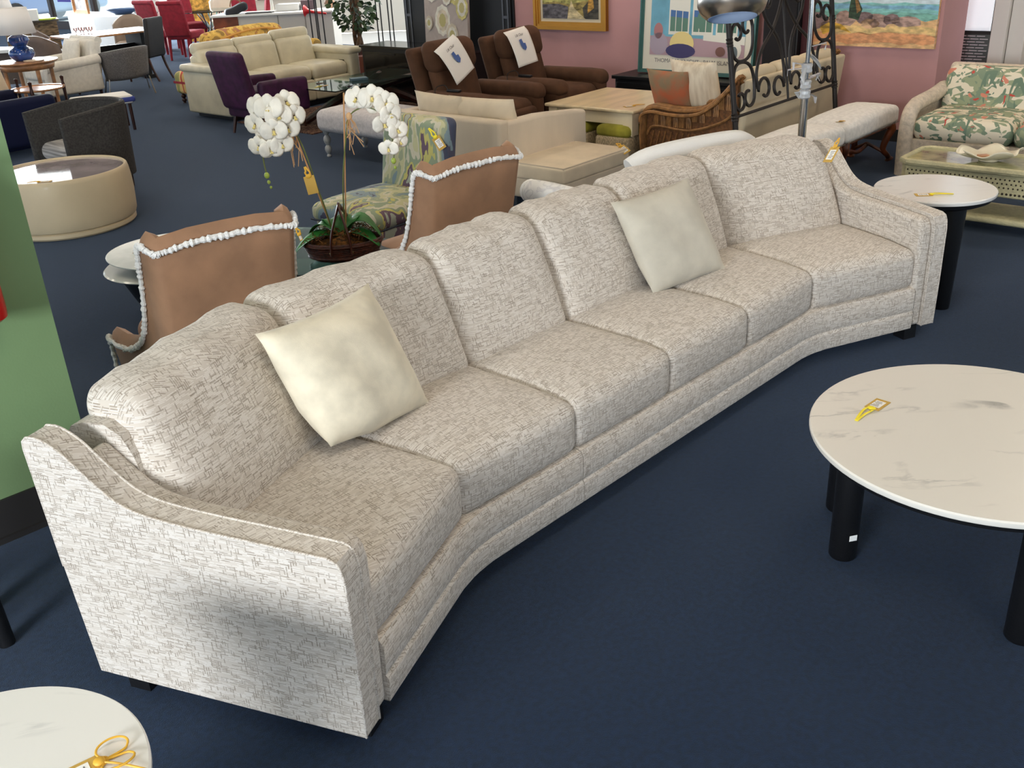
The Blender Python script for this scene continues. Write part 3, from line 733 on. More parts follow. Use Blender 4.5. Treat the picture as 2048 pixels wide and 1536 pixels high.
# wrought iron headboard leaning on the rattan sofa
IRON = M('wrought_iron', (48, 44, 42), .5, .5, bump=(80, .1))
HW = .875; ctr = UV(7.73, 3.735)
t = T('iron_headboard', 'dark wrought iron scrollwork headboard leaning on the rattan sofa', 'headboard', (*ctr, 0), UA); t.rotation_euler = (R(-9.5), 0, R(UA))
t.rotation_euler = (Matrix.Rotation(R(UA), 4, 'Z') @ Matrix.Rotation(R(-7.5), 4, 'X')).to_euler()
for s_ in (-1, 1):
    p_ = MB().tube([(s_ * HW, 0, .012), (s_ * HW, 0, 1.80)], .021, 12).tube([(s_ * HW, 0, .012), (s_ * HW, 0, .03)], .026, 12)
    for z in (.61, 1.16): p_.lathe([(.02, -.03), (.028, -.026), (.023, -.012), (.028, 0), (.023, .012), (.028, .026), (.02, .03)], 12, (s_ * HW, 0, z))
    p_.ball((s_ * HW, 0, 1.83), (.035, .035, .035), 12); p_.build('post', IRON, t)
MB().tube([(-HW, 0, .61), (HW, 0, .61)], .012, 8).build('rail', IRON, t)
MB().tube([(0, 0, .61), (0, 0, 1.45)], .010, 8).build('rail', IRON, t)
def scroll(pts, tight=1):
    return MB().tube([(x, 0, z) for x, z in spline(pts, 6)], .013, 8)
def cs(cx, cz, r, a0, turns, sgn=1):
    n = int(18 * turns); return [(cx + r * (1 - .55 * i / n) * math.cos(a0 + sgn * 2 * math.pi * turns * i / n), cz + r * (1 - .55 * i / n) * math.sin(a0 + sgn * 2 * math.pi * turns * i / n)) for i in range(n + 1)]
for s_ in (-1, 1):
    def sx(pts): return [(s_ * x, z) for x, z in pts]
    # lower S from post foot scroll up over to the inner scroll
    MB().tube([(x, 0, z + .15) for x, z in sx(list(reversed(cs(.77, .575, .09, R(0), .85, -1))) + spline([(.86, .575), (.855, .75), (.80, .835), (.68, .845), (.585, .80), (.545, .70), (.55, .60)], 5) + cs(.64, .585, .09, R(175), .8, 1)[1:])], .013, 8).build('scroll', IRON, t)
    MB().tube([(x, 0, z + .15) for x, z in sx(list(reversed(cs(.38, .60, .105, R(0), .85, 1))) + spline([(.49, .62), (.50, .74), (.40, .90), (.22, 1.02), (.10, 1.14), (.03, 1.24)], 5))], .013, 8).build('scroll', IRON, t)
    MB().tube([(x, 0, z + .15) for x, z in sx(list(reversed(cs(.16, .58, .10, R(180), .85, -1))) + spline([(.055, .60), (.05, .75), (.12, .95), (.3, 1.12), (.36, 1.25)], 5) + cs(.27, 1.25, .09, 0, .8, 1))], .013, 8).build('scroll', IRON, t)
    MB().tube([(x, 0, z + .15) for x, z in sx(list(reversed(cs(.76, 1.06, .085, R(0), .85, 1))) + spline([(.85, 1.05), (.84, .92), (.76, .86), (.62, .87), (.54, .95), (.52, 1.08)], 5) + cs(.61, 1.1, .09, R(180), .85, -1))], .013, 8).build('scroll', IRON, t)
    MB().tube([(x, 0, z + .15) for x, z in sx(list(reversed(cs(.72, 1.33, .1, R(-90), .8, 1))) + spline([(.72, 1.23), (.60, 1.25), (.48, 1.36), (.3, 1.46), (0, 1.5)], 5))], .013, 8).build('scroll', IRON, t)
    MB().ball((s_ * .68, 0, .998), (.03, .018, .014), 8).build('collar', IRON, t)

# chrome arc lamp
LX, LY = 1.975, 6.42
t = T('floor_lamp', 'chrome arc floor lamp with bowl shade standing behind the curved sofa', 'floor lamp', (LX, LY, 0), 0)
MB().lathe([(0, 0), (.15, 0), (.15, .02), (.04, .035), (.03, .05)], 32).build('base', BRUSHED, t)
MB().tube([(0, 0, .03), (0, 0, 1.0)], .026, 16).tube([(0, 0, 1.0), (0, 0, 1.02)], [.026, .017], 16).build('pole', CHROME, t)
arc_ = spline([(0, 0, 1.0), (0, 0, 1.5), (-.03, .01, 1.94), (-.16, .04, 2.12), (-.36, .08, 2.06), (-.47, .11, 1.84), (-.48, .105, 1.67)], 8)
MB().tube(arc_, .0145, 12).build('arm', CHROME, t)
SHI = M('shade_white_inside', (196, 214, 240), .6)
sh = MB(); sx_, sy_ = 0, 0; SHX = XF((-.48, .03, 1.44), 0, -18) @ Matrix.Translation((0, 0, -1.215))
outp = [(.155, 1.215), (.195, 1.25), (.215, 1.30), (.212, 1.35), (.185, 1.41), (.13, 1.45), (.05, 1.47), (.0, 1.472)]
sh.lathe(outp, 40, (sx_, sy_, 0), SHX, cap=False); shade_o = sh.build('lamp_shade', BRUSHED, t)
sh = MB(); sh.lathe([(.150, 1.215), (.19, 1.25), (.209, 1.30), (.206, 1.35), (.18, 1.405), (.125, 1.443), (.0, 1.465)], 40, (sx_, sy_, 0), SHX, cap=False); sh.build('shade_lining', SHI, shade_o)
MB().ball((sx_, sy_, 1.33), (.035, .035, .05), 12, SHX).build('bulb', M('bulb_glass', (240, 244, 250), .2), shade_o)
PLAS = M('clear_plastic', (250, 250, 250), .15, trans=.6)
wr_ = MB(); rr = random.Random(11)
for i in range(16):
    a = rr.uniform(0, 6.28); z = 1.0 + rr.uniform(-.05, .25); L = rr.uniform(.04, .1)
    p0_ = Vector((.02 * math.cos(a), .02 * math.sin(a), z)); p1_ = p0_ + Vector((L * math.cos(a), L * math.sin(a), rr.uniform(-.06, .05))); p2_ = p1_ + Vector((rr.uniform(-.03, .03), rr.uniform(-.03, .03), -.04))
    wr_.tube([p0_, p1_, p2_], [.012, .016, .006], 5, flat=.3)
for z in (.96, 1.02, 1.12): wr_.lathe([(.026, -.03), (.036, -.02), (.032, .0), (.038, .02), (.027, .03)], 10, (0, 0, z), cap=False)
wr_.build('plastic_wrap', PLAS, t, smooth=0)

# white upholstered benches with cabriole legs
WBEN = M('white_chenille', (240, 236, 230), .95, var=(30, .04), bump=(140, .4))
t = T('upholstered_bench', 'white upholstered bench with carved wooden legs against the pink wall', 'bench', (*UV(8.08, 3.41), 0), UA, 'white benches with carved wooden legs')
bx(t, 'seat', (0, 0, .395), (1.04, .42, .15), .045, WBEN, crown(.035, (.52, .21)))
MB().box((0, 0, .325), (.98, .37, .04)).build('seat_rail', WOODR, t, bevel=.004)
nb = MB()
for i in range(40):
    for s_ in (-1, 1): nb.ball((-.5 + i * .0256, s_ * .209, .335), (.006, .004, .006), 6)
nb.build('nailhead_trim', M('pewter_nails', (150, 146, 138), .35, .8), t)
for sx1 in (-1, 1):
    for sy1 in (-1, 1): cabriole(t, sx1 * .44, sy1 * .14, .325, WOODR, sx1, sy1, .036)
    MB().tube(spline([(sx1 * .42, -.12, .09), (sx1 * .40, -.04, .13), (sx1 * .38, 0, .15), (sx1 * .40, .04, .13), (sx1 * .42, .12, .09)]), .014, 8).build('stretcher', WOODR, t)
MB().tube(spline([(-.39, 0, .14), (-.2, 0, .11), (0, 0, .15), (.2, 0, .11), (.39, 0, .14)]), .016, 8).build('stretcher', WOODR, t)
dup(t, (*UV(7.01, 3.41), 0), UA, 'white upholstered bench end to end with the one by the pink wall, nearer the sofa')
price_tag((*UV(7.62, 3.30), .487), 100, 'price tag on the white bench by the pink wall', yellow=False, w=.06, l=.08, tilt=(0, 12), wtail=.06)
price_tag((*UV(6.84, 3.24), .478), 100, 'price tag on the white bench nearer the sofa', yellow=False, w=.06, l=.08, tilt=(0, 12), wtail=.06)
# tag draped over the end cushion of the big sofa
tg = price_tag((1.70, 4.95, .94), -40, 'price tag with gold string draped over the far back cushion of the curved sofa', yellow=False, w=.065, l=.09, wtail=.05)
tg.rotation_euler = (R(15), R(50), R(215))
# ---------------------------------------------------------------- glass table and orchid basket
t = T('glass_table', 'freeform glass table on a black cone base between the tan wing chairs', 'table', (-1.44, 5.32, 0), -13)
LEAFG = M('pale_reflection_glass', (206, 212, 208), .12, var=(6, .06))  # mottled pale colour stands in for ceiling and window reflections on the glass
def blob(a, b, n=48, k=.12, ph=0):
    return [(a * math.cos(q) * (1 + k * math.cos(2 * q + ph)), b * math.sin(q) * (1 + k * math.sin(q + ph))) for q in [2 * math.pi * i / n for i in range(n)]]
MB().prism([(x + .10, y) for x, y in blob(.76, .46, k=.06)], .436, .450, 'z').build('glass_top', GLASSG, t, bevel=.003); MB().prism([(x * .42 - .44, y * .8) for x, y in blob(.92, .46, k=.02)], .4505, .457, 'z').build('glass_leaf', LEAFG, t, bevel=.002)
low = MB(); low.prism([(x + .28, y - .1) for x, y in blob(.62, .42, k=.04, ph=1)], .285, .297, 'z'); low.build('glass_shelf', GLASSG, t, bevel=.003)
MB().lathe([(.0, .368), (.34, .368), (.35, .376), (.34, .384), (0, .384)], 48, (-.50, -.02, 0)).build('mirror_disc', M('pale_stone', (214, 214, 206), .12), t)
MB().lathe([(.10, 0), (.16, .02), (.31, .365)], 40, (-.46, -.02, 0)).build('cone_base', BLACK, t)
MB().cyl((-.66, -.08, .384), (-.64, -.08, .4505), .03).build('spacer', BRUSHED, t)
MB().cyl((.30, -.1, .0), (.30, -.1, .436), .03).build('post', BRUSHED, t)

BASKET = M('wicker_basket', (74, 34, 20), .45, var=(50, .4), stretch=(1, 1, 2.5), bump=(70, .6))
t = T('orchid_arrangement', 'white artificial orchids in an oval brown wicker basket on the glass table', 'flowers', (-.865, 5.10, .452), 4)
bw = MB(); NB = 40
def oval(a, b, z, i, n=NB): q = 2 * math.pi * i / n; return (a * math.cos(q), b * math.sin(q), z)
rings = [(.145, .085, 0), (.175, .11, .015), (.20, .13, .06), (.212, .14, .105), (.206, .135, .105), (.19, .12, .06), (.15, .09, .02)]
vs = [oval(a, b, z, i) for a, b, z in rings for i in range(NB)]
fs = [(r * NB + i, r * NB + (i + 1) % NB, (r + 1) * NB + (i + 1) % NB, (r + 1) * NB + i) for r in range(len(rings) - 1) for i in range(NB)] + [tuple(range(NB))]
bw.add(vs, fs)
for z, a, b in ((.105, .21, .138), (.095, .213, .141), (.028, .186, .118)): bw.tube([oval(a, b, z, i) for i in range(NB)], .0075, 6, closed=True)
for k in range(2, 9): bw.tube([oval(.178 + .0045 * k, .112 + .0038 * k, .015 + k * .0105, i) for i in range(NB)], .0045, 5, closed=True)
bw.build('basket', BASKET, t)
HND = M('brown_strap', (70, 34, 24), .3)
for s_, x in ((-1, -.055), (1, .055)):
    MB().tube(spline([(x, -.14, .06), (x * .8, -.125, .16), (0.0 + x * .1, -.03, .275), (0 + x * .1, .03, .275), (x * .8, .125, .16), (x, .14, .06)], 6), .019, 8, flat=.35).build('handle', HND, t)
    MB().ball((x, -.146, .072), (.0075, .005, .0075), 8).build('rivet', M('brass_rivet', (200, 180, 110), .3, .7), t)
MOSS = M('coir_moss', (104, 66, 26), .95, var=(60, .5), bump=(120, .8))
ms = MB(); rr = random.Random(5)
ms.grid(lambda a, b: ((a * 2 - 1) * .195, (b * 2 - 1) * .125 * math.sqrt(max(0, 1 - (a * 2 - 1) ** 2 * .96)), .085 + .055 * (1 - (a * 2 - 1) ** 2) * (1 - (b * 2 - 1) ** 2) + .012 * mnoise.noise((a * 9, b * 9, 3))), 26, 18)
for i in range(90):
    a = rr.uniform(-.17, .17); b = rr.uniform(-.1, .1); z = .11 + .04 * (1 - (a / .2) ** 2); d = rr.uniform(0, 6.3)
    ms.tube([(a, b, z), (a + .02 * math.cos(d), b + .02 * math.sin(d), z + rr.uniform(.005, .03)), (a + .045 * math.cos(d), b + .045 * math.sin(d), z + rr.uniform(-.01, .02))], .0022, 4)
o = ms.build('moss', MOSS, t); o['kind'] = 'stuff'
LEAF = M('orchid_leaf', (44, 118, 48), .5, var=(8, .15))
def leaf(mb, base, d, L, W, droop, n=10):
    d = Vector(d).normalized(); sd_ = d.cross(Vector((0, 0, 1))).normalized()
    def fn(a, b):
        s_ = (b * 2 - 1); w_ = W * math.sin(math.pi * min(1, a * .88 + .09)) ** .7
        p = Vector(base) + d * (L * a) + Vector((0, 0, droop * 4 * a * (.62 - a) + .3 * abs(s_) * w_)) + sd_ * s_ * w_
        return tuple(p)
    return mb.grid(fn, n, 6)
for d, L, W, dr in (((-1, -.25, .12), .26, .06, .05), ((-.8, .3, .45), .23, .055, .08), ((.9, .0, .55), .25, .08, .10), ((.9, -.4, .2), .22, .055, .05), ((.5, .6, .8), .20, .06, .05), ((-.5, .7, .7), .21, .055, .06)):
    leaf(MB(), (0, 0, .11), d, L, W, dr).build('leaf', LEAF, t, solid=.0025)
STEMG = M('stem_green', (96, 104, 50), .5); CANE = M('bamboo_stake', (188, 140, 92), .6)
S1 = spline([(-.045, .0, .13), (-.07, .0, .28), (-.096, 0, .39), (-.116, 0, .495), (-.144, .0, .613), (-.172, -.01, .685), (-.202, -.03, .742), (-.25, -.05, .76), (-.292, -.06, .735), (-.327, -.06, .661), (-.34, -.06, .572), (-.335, -.06, .49)], 5)
S2 = spline([(.015, 0, .13), (.035, .0, .369), (.059, 0, .525), (.09, 0, .671), (.112, -.01, .745), (.172, -.03, .784), (.228, -.05, .784), (.282, -.06, .746), (.312, -.06, .664), (.324, -.06, .575), (.315, -.06, .52)], 5)
for s_ in (S1, S2): MB().tube(s_, .0038, 6).build('stem', STEMG, t)
MB().tube([(-.04, .012, .12), (-.19, -.005, .75)], .0042, 6).build('stake', CANE, t); MB().tube([(.02, .012, .12), (.098, .0, .86)], .0042, 6).build('stake', CANE, t)
RAFF = M('raffia', (206, 164, 118), .8)
for c_ in ((-.18, -.012, .70), (.112, -.012, .745)):
    mb = MB(); mb.ball(c_, (.016, .014, .02), 8)
    for i in range(9):
        a = rr.uniform(0, 6.28); L = rr.uniform(.08, .2)
        mb.tube([c_, (c_[0] + .025 * math.cos(a), c_[1] + .02 * math.sin(a), c_[2] - L * .4), (c_[0] + rr.uniform(-.03, .06), c_[1] + .02 * math.sin(a), c_[2] - L)], .0042, 5, flat=.5)
    mb.build('raffia_tie', RAFF, t)
PETAL = M('orchid_petal', (240, 234, 220), .6, spec=.2, sheen=.1, var=(20, .04)); LIP = M('orchid_lip', (226, 206, 128), .6)
def flower(c_, face, s_, up=(0, 0, 1)):
    f = Vector(face).normalized(); u_ = Vector(up); u_ = (u_ - f * u_.dot(f)).normalized(); r_ = u_.cross(f)
    def pt(x, y, z): return tuple(Vector(c_) + r_ * x * s_ + u_ * y * s_ + f * z * s_)
    mb = MB()
    for ang, L, W in ((0, .62, .50), (180, .62, .50), (90, .56, .34), (215, .56, .34), (325, .56, .34)):
        ca, sa = math.cos(R(ang)), math.sin(R(ang)); broad = W > .4
        def fn(a, b):
            q = b * 2 - 1; w_ = W * (math.sin(math.pi * (a * .82 + .14)) ** (.5 if broad else .8)); x, y = .06 + L * a, q * w_ * (.95)
            return pt(x * ca - y * sa, x * sa + y * ca, (.03 if broad else 0) + .10 * math.sin(a * 2.2) - .12 * q * q * a + .03 * math.sin(5 * a + 3 * q))
        mb.grid(fn, 7, 6)
    o = mb.build('flower', PETAL, t, smooth=80, fix=False, solid=.0012)
    k = MB(); k.ball(pt(0, -.06, .09), (.07 * s_, .07 * s_, .085 * s_), 8)
    for sg in (-1, 1): k.tube([pt(0, -.08, .1), pt(.06 * sg, -.16, .2), pt(.02 * sg, -.22, .16)], [.04 * s_, .045 * s_, .015 * s_], 6)
    k.build('lip', LIP, o)
for x, z, y, fx, fz, s_ in ((-.318, .835, -.09, -.5, .1, .085), (-.268, .83, -.12, -.1, .2, .095), (-.225, .79, -.12, .3, .1, .09), (-.185, .84, -.06, .6, .3, .09), (-.155, .775, -.08, .8, -.1, .085), (-.345, .75, -.10, -.7, -.1, .085), (-.255, .72, -.13, .0, -.2, .09), (-.192, .72, -.10, .5, -.2, .085), (-.345, .64, -.09, -.5, -.2, .08), (-.285, .625, -.11, .2, -.3, .08), (-.232, .645, -.10, .5, -.2, .08), (-.308, .69, -.06, -.2, 0, .07)):
    flower((x, y, z), (fx, -1, fz), s_ * 1.12)
for x, z, y, fx, fz, s_ in ((.162, .835, -.05, -.6, .2, .09), (.242, .84, -.08, -.1, .1, .095), (.308, .81, -.09, .5, .1, .09), (.322, .758, -.10, .7, -.1, .085), (.29, .715, -.11, .3, -.3, .085), (.352, .675, -.09, .6, .0, .075), (.298, .585, -.08, -.2, -.3, .07), (.358, .61, -.06, .7, -.3, .06), (.26, .79, .0, -.2, .3, .08)):
    flower((x, y, z), (fx, -1, fz), s_ * 1.1)
BUD = M('orchid_bud', (150, 168, 70), .5)
for x, y, z, r_ in ((-.335, -.06, .485, .014), (.315, -.06, .515, .014), (-.33, -.06, .45, .009), (-.325, -.05, .42, .007), (.32, -.06, .48, .008)): MB().ball((x, y, z), (r_, r_, r_ * 1.2), 8).build('bud', BUD, t)
o = price_tag((-.986, 5.03, .92), 0, 'gold price tag tied on the left orchid stem', yellow=False, w=.055, l=.095, wtail=.05)
o.rotation_euler = (R(90), R(82), R(8))
for ch in o.children:
    if ch.name.startswith('sticker'):
        for g_ in list(ch.children): bpy.data.objects.remove(g_)
        bpy.data.objects.remove(ch)
# little gold tag string on the first wing chair
o = price_tag((-.885, 4.125, .875), 0, 'gold tag hanging off the right wing of the nearer tan chair', yellow=False, w=.02, l=.045, wtail=.05, scale=.7); o.rotation_euler = (R(80), R(75), R(30))

# ---------------------------------------------------------------- right: floral wicker loveseat, wicker table, dish
WICK = M('pale_wicker', (214, 198, 178), .7, var=(30, .07), bump=(80, .6))
WICKY = M('yellowed_wicker', (200, 192, 152), .6, var=(30, .05), bump=(80, .6))
def floral():
    m = bpy.data.materials.new('tropical_print'); m.use_nodes = True; nt = m.node_tree; b = nt.nodes['Principled BSDF']; b.inputs['Roughness'].default_value = .85
    tc = nd(nt, 'ShaderNodeTexCoord')
    def layer(scale, stretch, rot, thr, loc, dist=.5, kind='noise'):
        mp = nd(nt, 'ShaderNodeMapping'); mp.inputs['Scale'].default_value = stretch; mp.inputs['Rotation'].default_value = (R(rot), R(rot * .7), R(rot)); mp.inputs['Location'].default_value = loc
        nt.links.new(tc.outputs['Object'], mp.inputs[0]); n = nd(nt, 'ShaderNodeTexNoise'); n.inputs['Scale'].default_value = scale; n.inputs['Detail'].default_value = 1; n.inputs['Distortion'].default_value = dist
        nt.links.new(mp.outputs[0], n.inputs['Vector']); return mth(nt, 'GREATER_THAN', n.outputs['Fac'], thr)
    prev = None
    for c, mk in (((226, 214, 190), None), ((150, 158, 126), layer(9, (.45, 1.3, 1), 40, .50, (0, 0, 0), .8)), ((126, 142, 118), layer(10, (1.3, .45, 1.2), -35, .53, (3, 1, 2), .9)), ((108, 128, 108), layer(11, (1, 1, .45), 20, .60, (7, 4, 1), 1.2)), ((226, 214, 190), layer(14, (.45, 1, 1), 70, .58, (2, 9, 5), .5)), ((194, 78, 66), layer(12, (1, 1, 1), 10, .70, (5, 5, 9), .7)), ((212, 134, 110), layer(12, (1, 1, 1), 10, .70, (1, 15, 3), .4))):
        if mk is None: rgb = nd(nt, 'ShaderNodeRGB'); rgb.outputs[0].default_value = col(c); prev = rgb.outputs[0]; continue
        mx = nd(nt, 'ShaderNodeMix', data_type='RGBA'); nt.links.new(prev, mx.inputs[6]); mx.inputs[7].default_value = col(c); nt.links.new(mk, mx.inputs[0]); prev = mx.outputs[2]
    nt.links.new(prev, b.inputs['Base Color']); return m
FLOR = floral()
t = T('wicker_loveseat', 'pale wicker loveseat with tropical floral cushions at the right edge', 'loveseat', (*UV(8.54, 2.16), 0), 317.5)
for s_ in (-1, 1):
    mb = MB(); pr = spline([(-.40, .0), (-.415, .2), (-.41, .38), (-.38, .48), (-.30, .535), (-.15, .55), (.1, .56), (.34, .59)], 5)
    mb.tube([(s_ * .80, y, z) for y, z in pr], .06, 10, flat=1.0); mb.grid(lambda a, b: (s_ * .80, -.39 + .76 * a, .06 + b * .47), 6, 4); mb.build('arm', WICK, t, solid=0)
bx(t, 'wicker_back', (0, .42, .42), (1.64, .08, .72), .04, WICK, lean(.15, -.3))
MB().box((0, -.39, .17), (1.52, .05, .26)).build('seat_apron', WICK, t, bevel=.012)
MB().box((0, 0, .26), (1.54, .76, .05)).build('seat_deck', WICK, t)
for k, x in enumerate((-.385, .385)):
    bx(t, 'seat_cushion', (x, -.06, .375), (.765, .74, .19), .085, FLOR, crown(.02, (.38, .37)))
    bx(t, 'back_cushion', (x - .01, .27, .59), (.78, .18, .38), .08, FLOR, lean(.25, -.25))
t = T('wicker_coffee_table', 'pale yellow wicker coffee table with glass top before the floral loveseat', 'coffee table', (*UV(6.99, 1.86), 0), 317.5)
wt = MB(); W_, D_ = 1.24, .46
def octo(w_, d_, c_): return [(-w_ / 2 + c_, -d_ / 2), (w_ / 2 - c_, -d_ / 2), (w_ / 2, -d_ / 2 + c_), (w_ / 2, d_ / 2 - c_), (w_ / 2 - c_, d_ / 2), (-w_ / 2 + c_, d_ / 2), (-w_ / 2, d_ / 2 - c_), (-w_ / 2, -d_ / 2 + c_)]
ring_o = octo(W_, D_, .05)
wt.prism(ring_o, .27, .425, 'z'); wt.build('apron', WICKY, t, bevel=.01)
fr = MB()
fr.tube([(x, y, .437) for x, y in ring_o], .024, 8, closed=True); fr.build('top_rim', WICKY, t)
MB().prism(octo(W_ - .03, D_ - .03, .04), .436, .446, 'z').build('glass_top', M('grey_green_glass', (150, 150, 112), .06, spec=.8, var=(9, .2)), t)
hl = MB()
for k in range(44):
    x = -.56 + k * .026
    for sgn in (-1, 1): hl.ball((x, sgn * (D_ / 2 + .001), .296), (.008, .003, .008), 6)
    if k < 17: hl.ball((-W_ / 2 - .001, -.18 + k * .0225, .296), (.003, .008, .008), 6)
for k in range(40):
    x = -.56 + k * .0285
    for j in range(3):
        for sgn in (-1, 1): hl.ball((x + (.014 if j % 2 else 0), sgn * (D_ / 2 + .0005), .335 + j * .026), (.006, .002, .006), 6)
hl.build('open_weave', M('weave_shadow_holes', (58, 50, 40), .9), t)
bx(t, 'shelf', (0, 0, .10), (W_ - .08, D_ - .06, .045), .02, WICKY)
for x in (-.56, .56):
    for y in (-.17, .17): MB().cyl((x, y, 0), (x, y, .28), .025).build('leg', WICKY, t)
dish = MB(); nD = 60
def dsh(a, b):
    q = 2 * math.pi * a; r_ = .02 + .15 * b; wv = 1 + .12 * math.sin(q * 5 + 1) * b + .05 * math.sin(q * 9) * b
    return (r_ * 1.15 * wv * math.cos(q), r_ * .8 * wv * math.sin(q), .008 + .055 * b * b + .02 * b * b * math.sin(q * 5 + 2))
dish.grid(dsh, nD, 8); dish.lathe([(0, .0), (.06, .0), (.05, .012), (0, .012)], 20)
o = dish.build('shell_dish', M('shell_ceramic', (226, 216, 190), .3, coat=.3), smooth=80, solid=.006); o.location = (*UV(7.0, 1.98), .449); o.rotation_euler = (0, 0, R(-10)); tag(o, 'cream ruffled shell dish on the wicker coffee table', 'dish')
o = MB().rbox((0, 0, .012), (.07, .045, .02), .006).build('shell', M('brown_shell', (190, 140, 104), .4)); o.location = (UV(7.0, 1.98)[0] - .04, UV(7.0, 1.98)[1], .466); tag(o, 'small brown tag lying inside the ruffled shell dish', 'tag')

# window, blind, column at the right edge
wx = MB().box((0, 0, .9), (.03, .46, 1.8)).build('window_1', M('window_dark_glass', (60, 62, 64), .12, spec=.6)); wx.location = (*UV(10.34, 3.28), 0); wx.rotation_euler = (0, 0, R(UA)); S(wx, 'dark window beside the pink return wall')
t = T('window_blind', 'silver slatted blind in the narrow window at the right edge', 'blind', (*UV(10.305, 3.20), 0), UA)
sl_ = MB(); rr = random.Random(2)
for i in range(14):
    for j in range(3):
        sl_.box((0, .095 - j * .085 + (.03 if i % 2 else 0), .50 + i * .0265), (.016, .075, .0075))
sl_.build('slats', M('silver_slat', (214, 216, 218), .3, .6), t)
MB().box((.012, 0, .67), (.008, .34, .46)).build('backing', M('charcoal_mesh', (84, 88, 86), .6), t)
MB().box((0, 0, .876), (.02, .34, .03)).build('head_rail', BLACKM, t)
ppr = MB(); ppr.grid(lambda a, b: (.004 * math.sin(9 * a + 5 * b), -.145 + .29 * a, .895 + b * .8), 14, 20)
o = ppr.build('paper_sheet', M('glowing_paper', (244, 246, 248), .8, emit=((235, 242, 250), .35)), solid=.001); o.location = (*UV(10.28, 3.215), 0); o.rotation_euler = (0, 0, R(UA)); tag(o, 'white paper sheet covering the top of the narrow window', 'paper')  # weak glow put into the paper itself, imitating daylight on it
cm = MB(); cm.box((0, 0, 1.75), (.25, .13, 3.5)); cm.box((.03, -.14, 1.75), (.2, .14, 3.5)); o = cm.build('trim_1', M('white_pilaster', (216, 208, 200), .7), bevel=.006); o.location = (*UV(10.0, 2.88), 0); o.rotation_euler = (0, 0, R(UA)); S(o, 'white window pilaster')
o = MB().box((0, 0, 1.75), (.12, 4.0, 3.5)).build('wall_side', WCREAM); o.location = (*UV(10.15, .72), 0); o.rotation_euler = (0, 0, R(UA)); S(o, 'beige wall right of the pilaster')

# ---------------------------------------------------------------- pictures on and before the pink wall
def picture(name, label, v0, v1, z0, z1, u_, fw, fmat, mats, paint, mat_w=0, matm=None, tilt=0, depth=.035):
    w_, h_ = v1 - v0, z1 - z0
    t = T(name, label, 'picture', (*UV(u_, (v0 + v1) / 2), z0), UA - 90)      # local x runs to the right along the wall, -y faces the room
    t.rotation_euler = (Matrix.Rotation(R(UA - 90), 4, 'Z') @ Matrix.Rotation(R(-tilt), 4, 'X')).to_euler()
    if fw:
        f = MB(); 
        for a in range(3):
            k = fw * (1 - a * .3); o_ = a * .012 + depth * .4
            f.box((-w_ / 2 + k / 2, -o_, h_ / 2), (k, .03, h_)).box((w_ / 2 - k / 2, -o_, h_ / 2), (k, .03, h_)).box((0, -o_, k / 2), (w_ - k * 2, .03, k)).box((0, -o_, h_ - k / 2), (w_ - k * 2, .03, k))
        f.build('frame', fmat, t)
    if matm: MB().box((0, -.012, h_ / 2), (w_ - fw * 1.9, .008, h_ - fw * 1.9)).build('mount', matm, t)
    p = MB(); iw, ih = w_ / 2 - fw - mat_w, h_ - 2 * (fw + mat_w)
    y = -.02 if (fw or matm) else -depth
    paint(p, iw, ih, fw + mat_w, y)
    if not fw: p.mi = 5 if len(mats) > 9 else 0; p.box((0, -depth / 2, h_ / 2), (w_, depth - .002, h_))
    p.build('canvas' if not matm else 'print', mats, t, smooth=0, fix=False)
    return t
def quad(p, mi, pts, y): p.mi = mi; p.add([(x, y, z) for x, z in pts], [tuple(range(len(pts)))])
def land(p, iw, ih, z0, y):
    def Q(mi, pts, k=0): quad(p, mi, [(x * iw, z0 + z * ih) for x, z in pts], y - .0006 * k)
    Q(0, [(-1, 0), (1, 0), (1, 1), (-1, 1)]); Q(1, [(-1, .55), (1, .55), (1, 1), (-1, 1)], 1)
    Q(2, [(-1, .28), (-.5, .31), (0, .26), (.5, .33), (1, .3), (1, .5), (.4, .42), (-.3, .47), (-1, .44)], 2)
    Q(3, [(-1, 0), (-.1, 0), (-.05, .22), (-.4, .27), (-1, .26)], 3); Q(4, [(-.1, 0), (.55, 0), (.15, .2), (.05, .34), (-.02, .2)], 4)
    Q(5, [(.5, 0), (1, 0), (1, .4), (.7, .34), (.45, .2)], 3); Q(6, [(.62, .1), (.85, .2), (.8, .5), (.66, .42)], 4)
BR = lambda n, c, a=.35: M(n, c, .6, var=(14, a), stretch=(1, 1, 2.4))
GOLDF = M('gilt_frame', (196, 140, 56), .35, .55, bump=(40, .15))
picture('framed_landscape', 'landscape painting in a wide gilt frame on the pink wall', 6.80, 7.84, .90, 1.72, 9.318, .085, GOLDF, [BR('oil_ochre', (150, 132, 76)), BR('oil_sky', (190, 186, 160), .2), BR('oil_river', (172, 166, 96)), BR('oil_slate', (92, 88, 92)), BR('oil_path', (206, 188, 144), .2), BR('oil_dark', (70, 66, 56)), BR('oil_gold', (186, 140, 62))], land, .035, M('linen_mount', (214, 200, 172), .9))
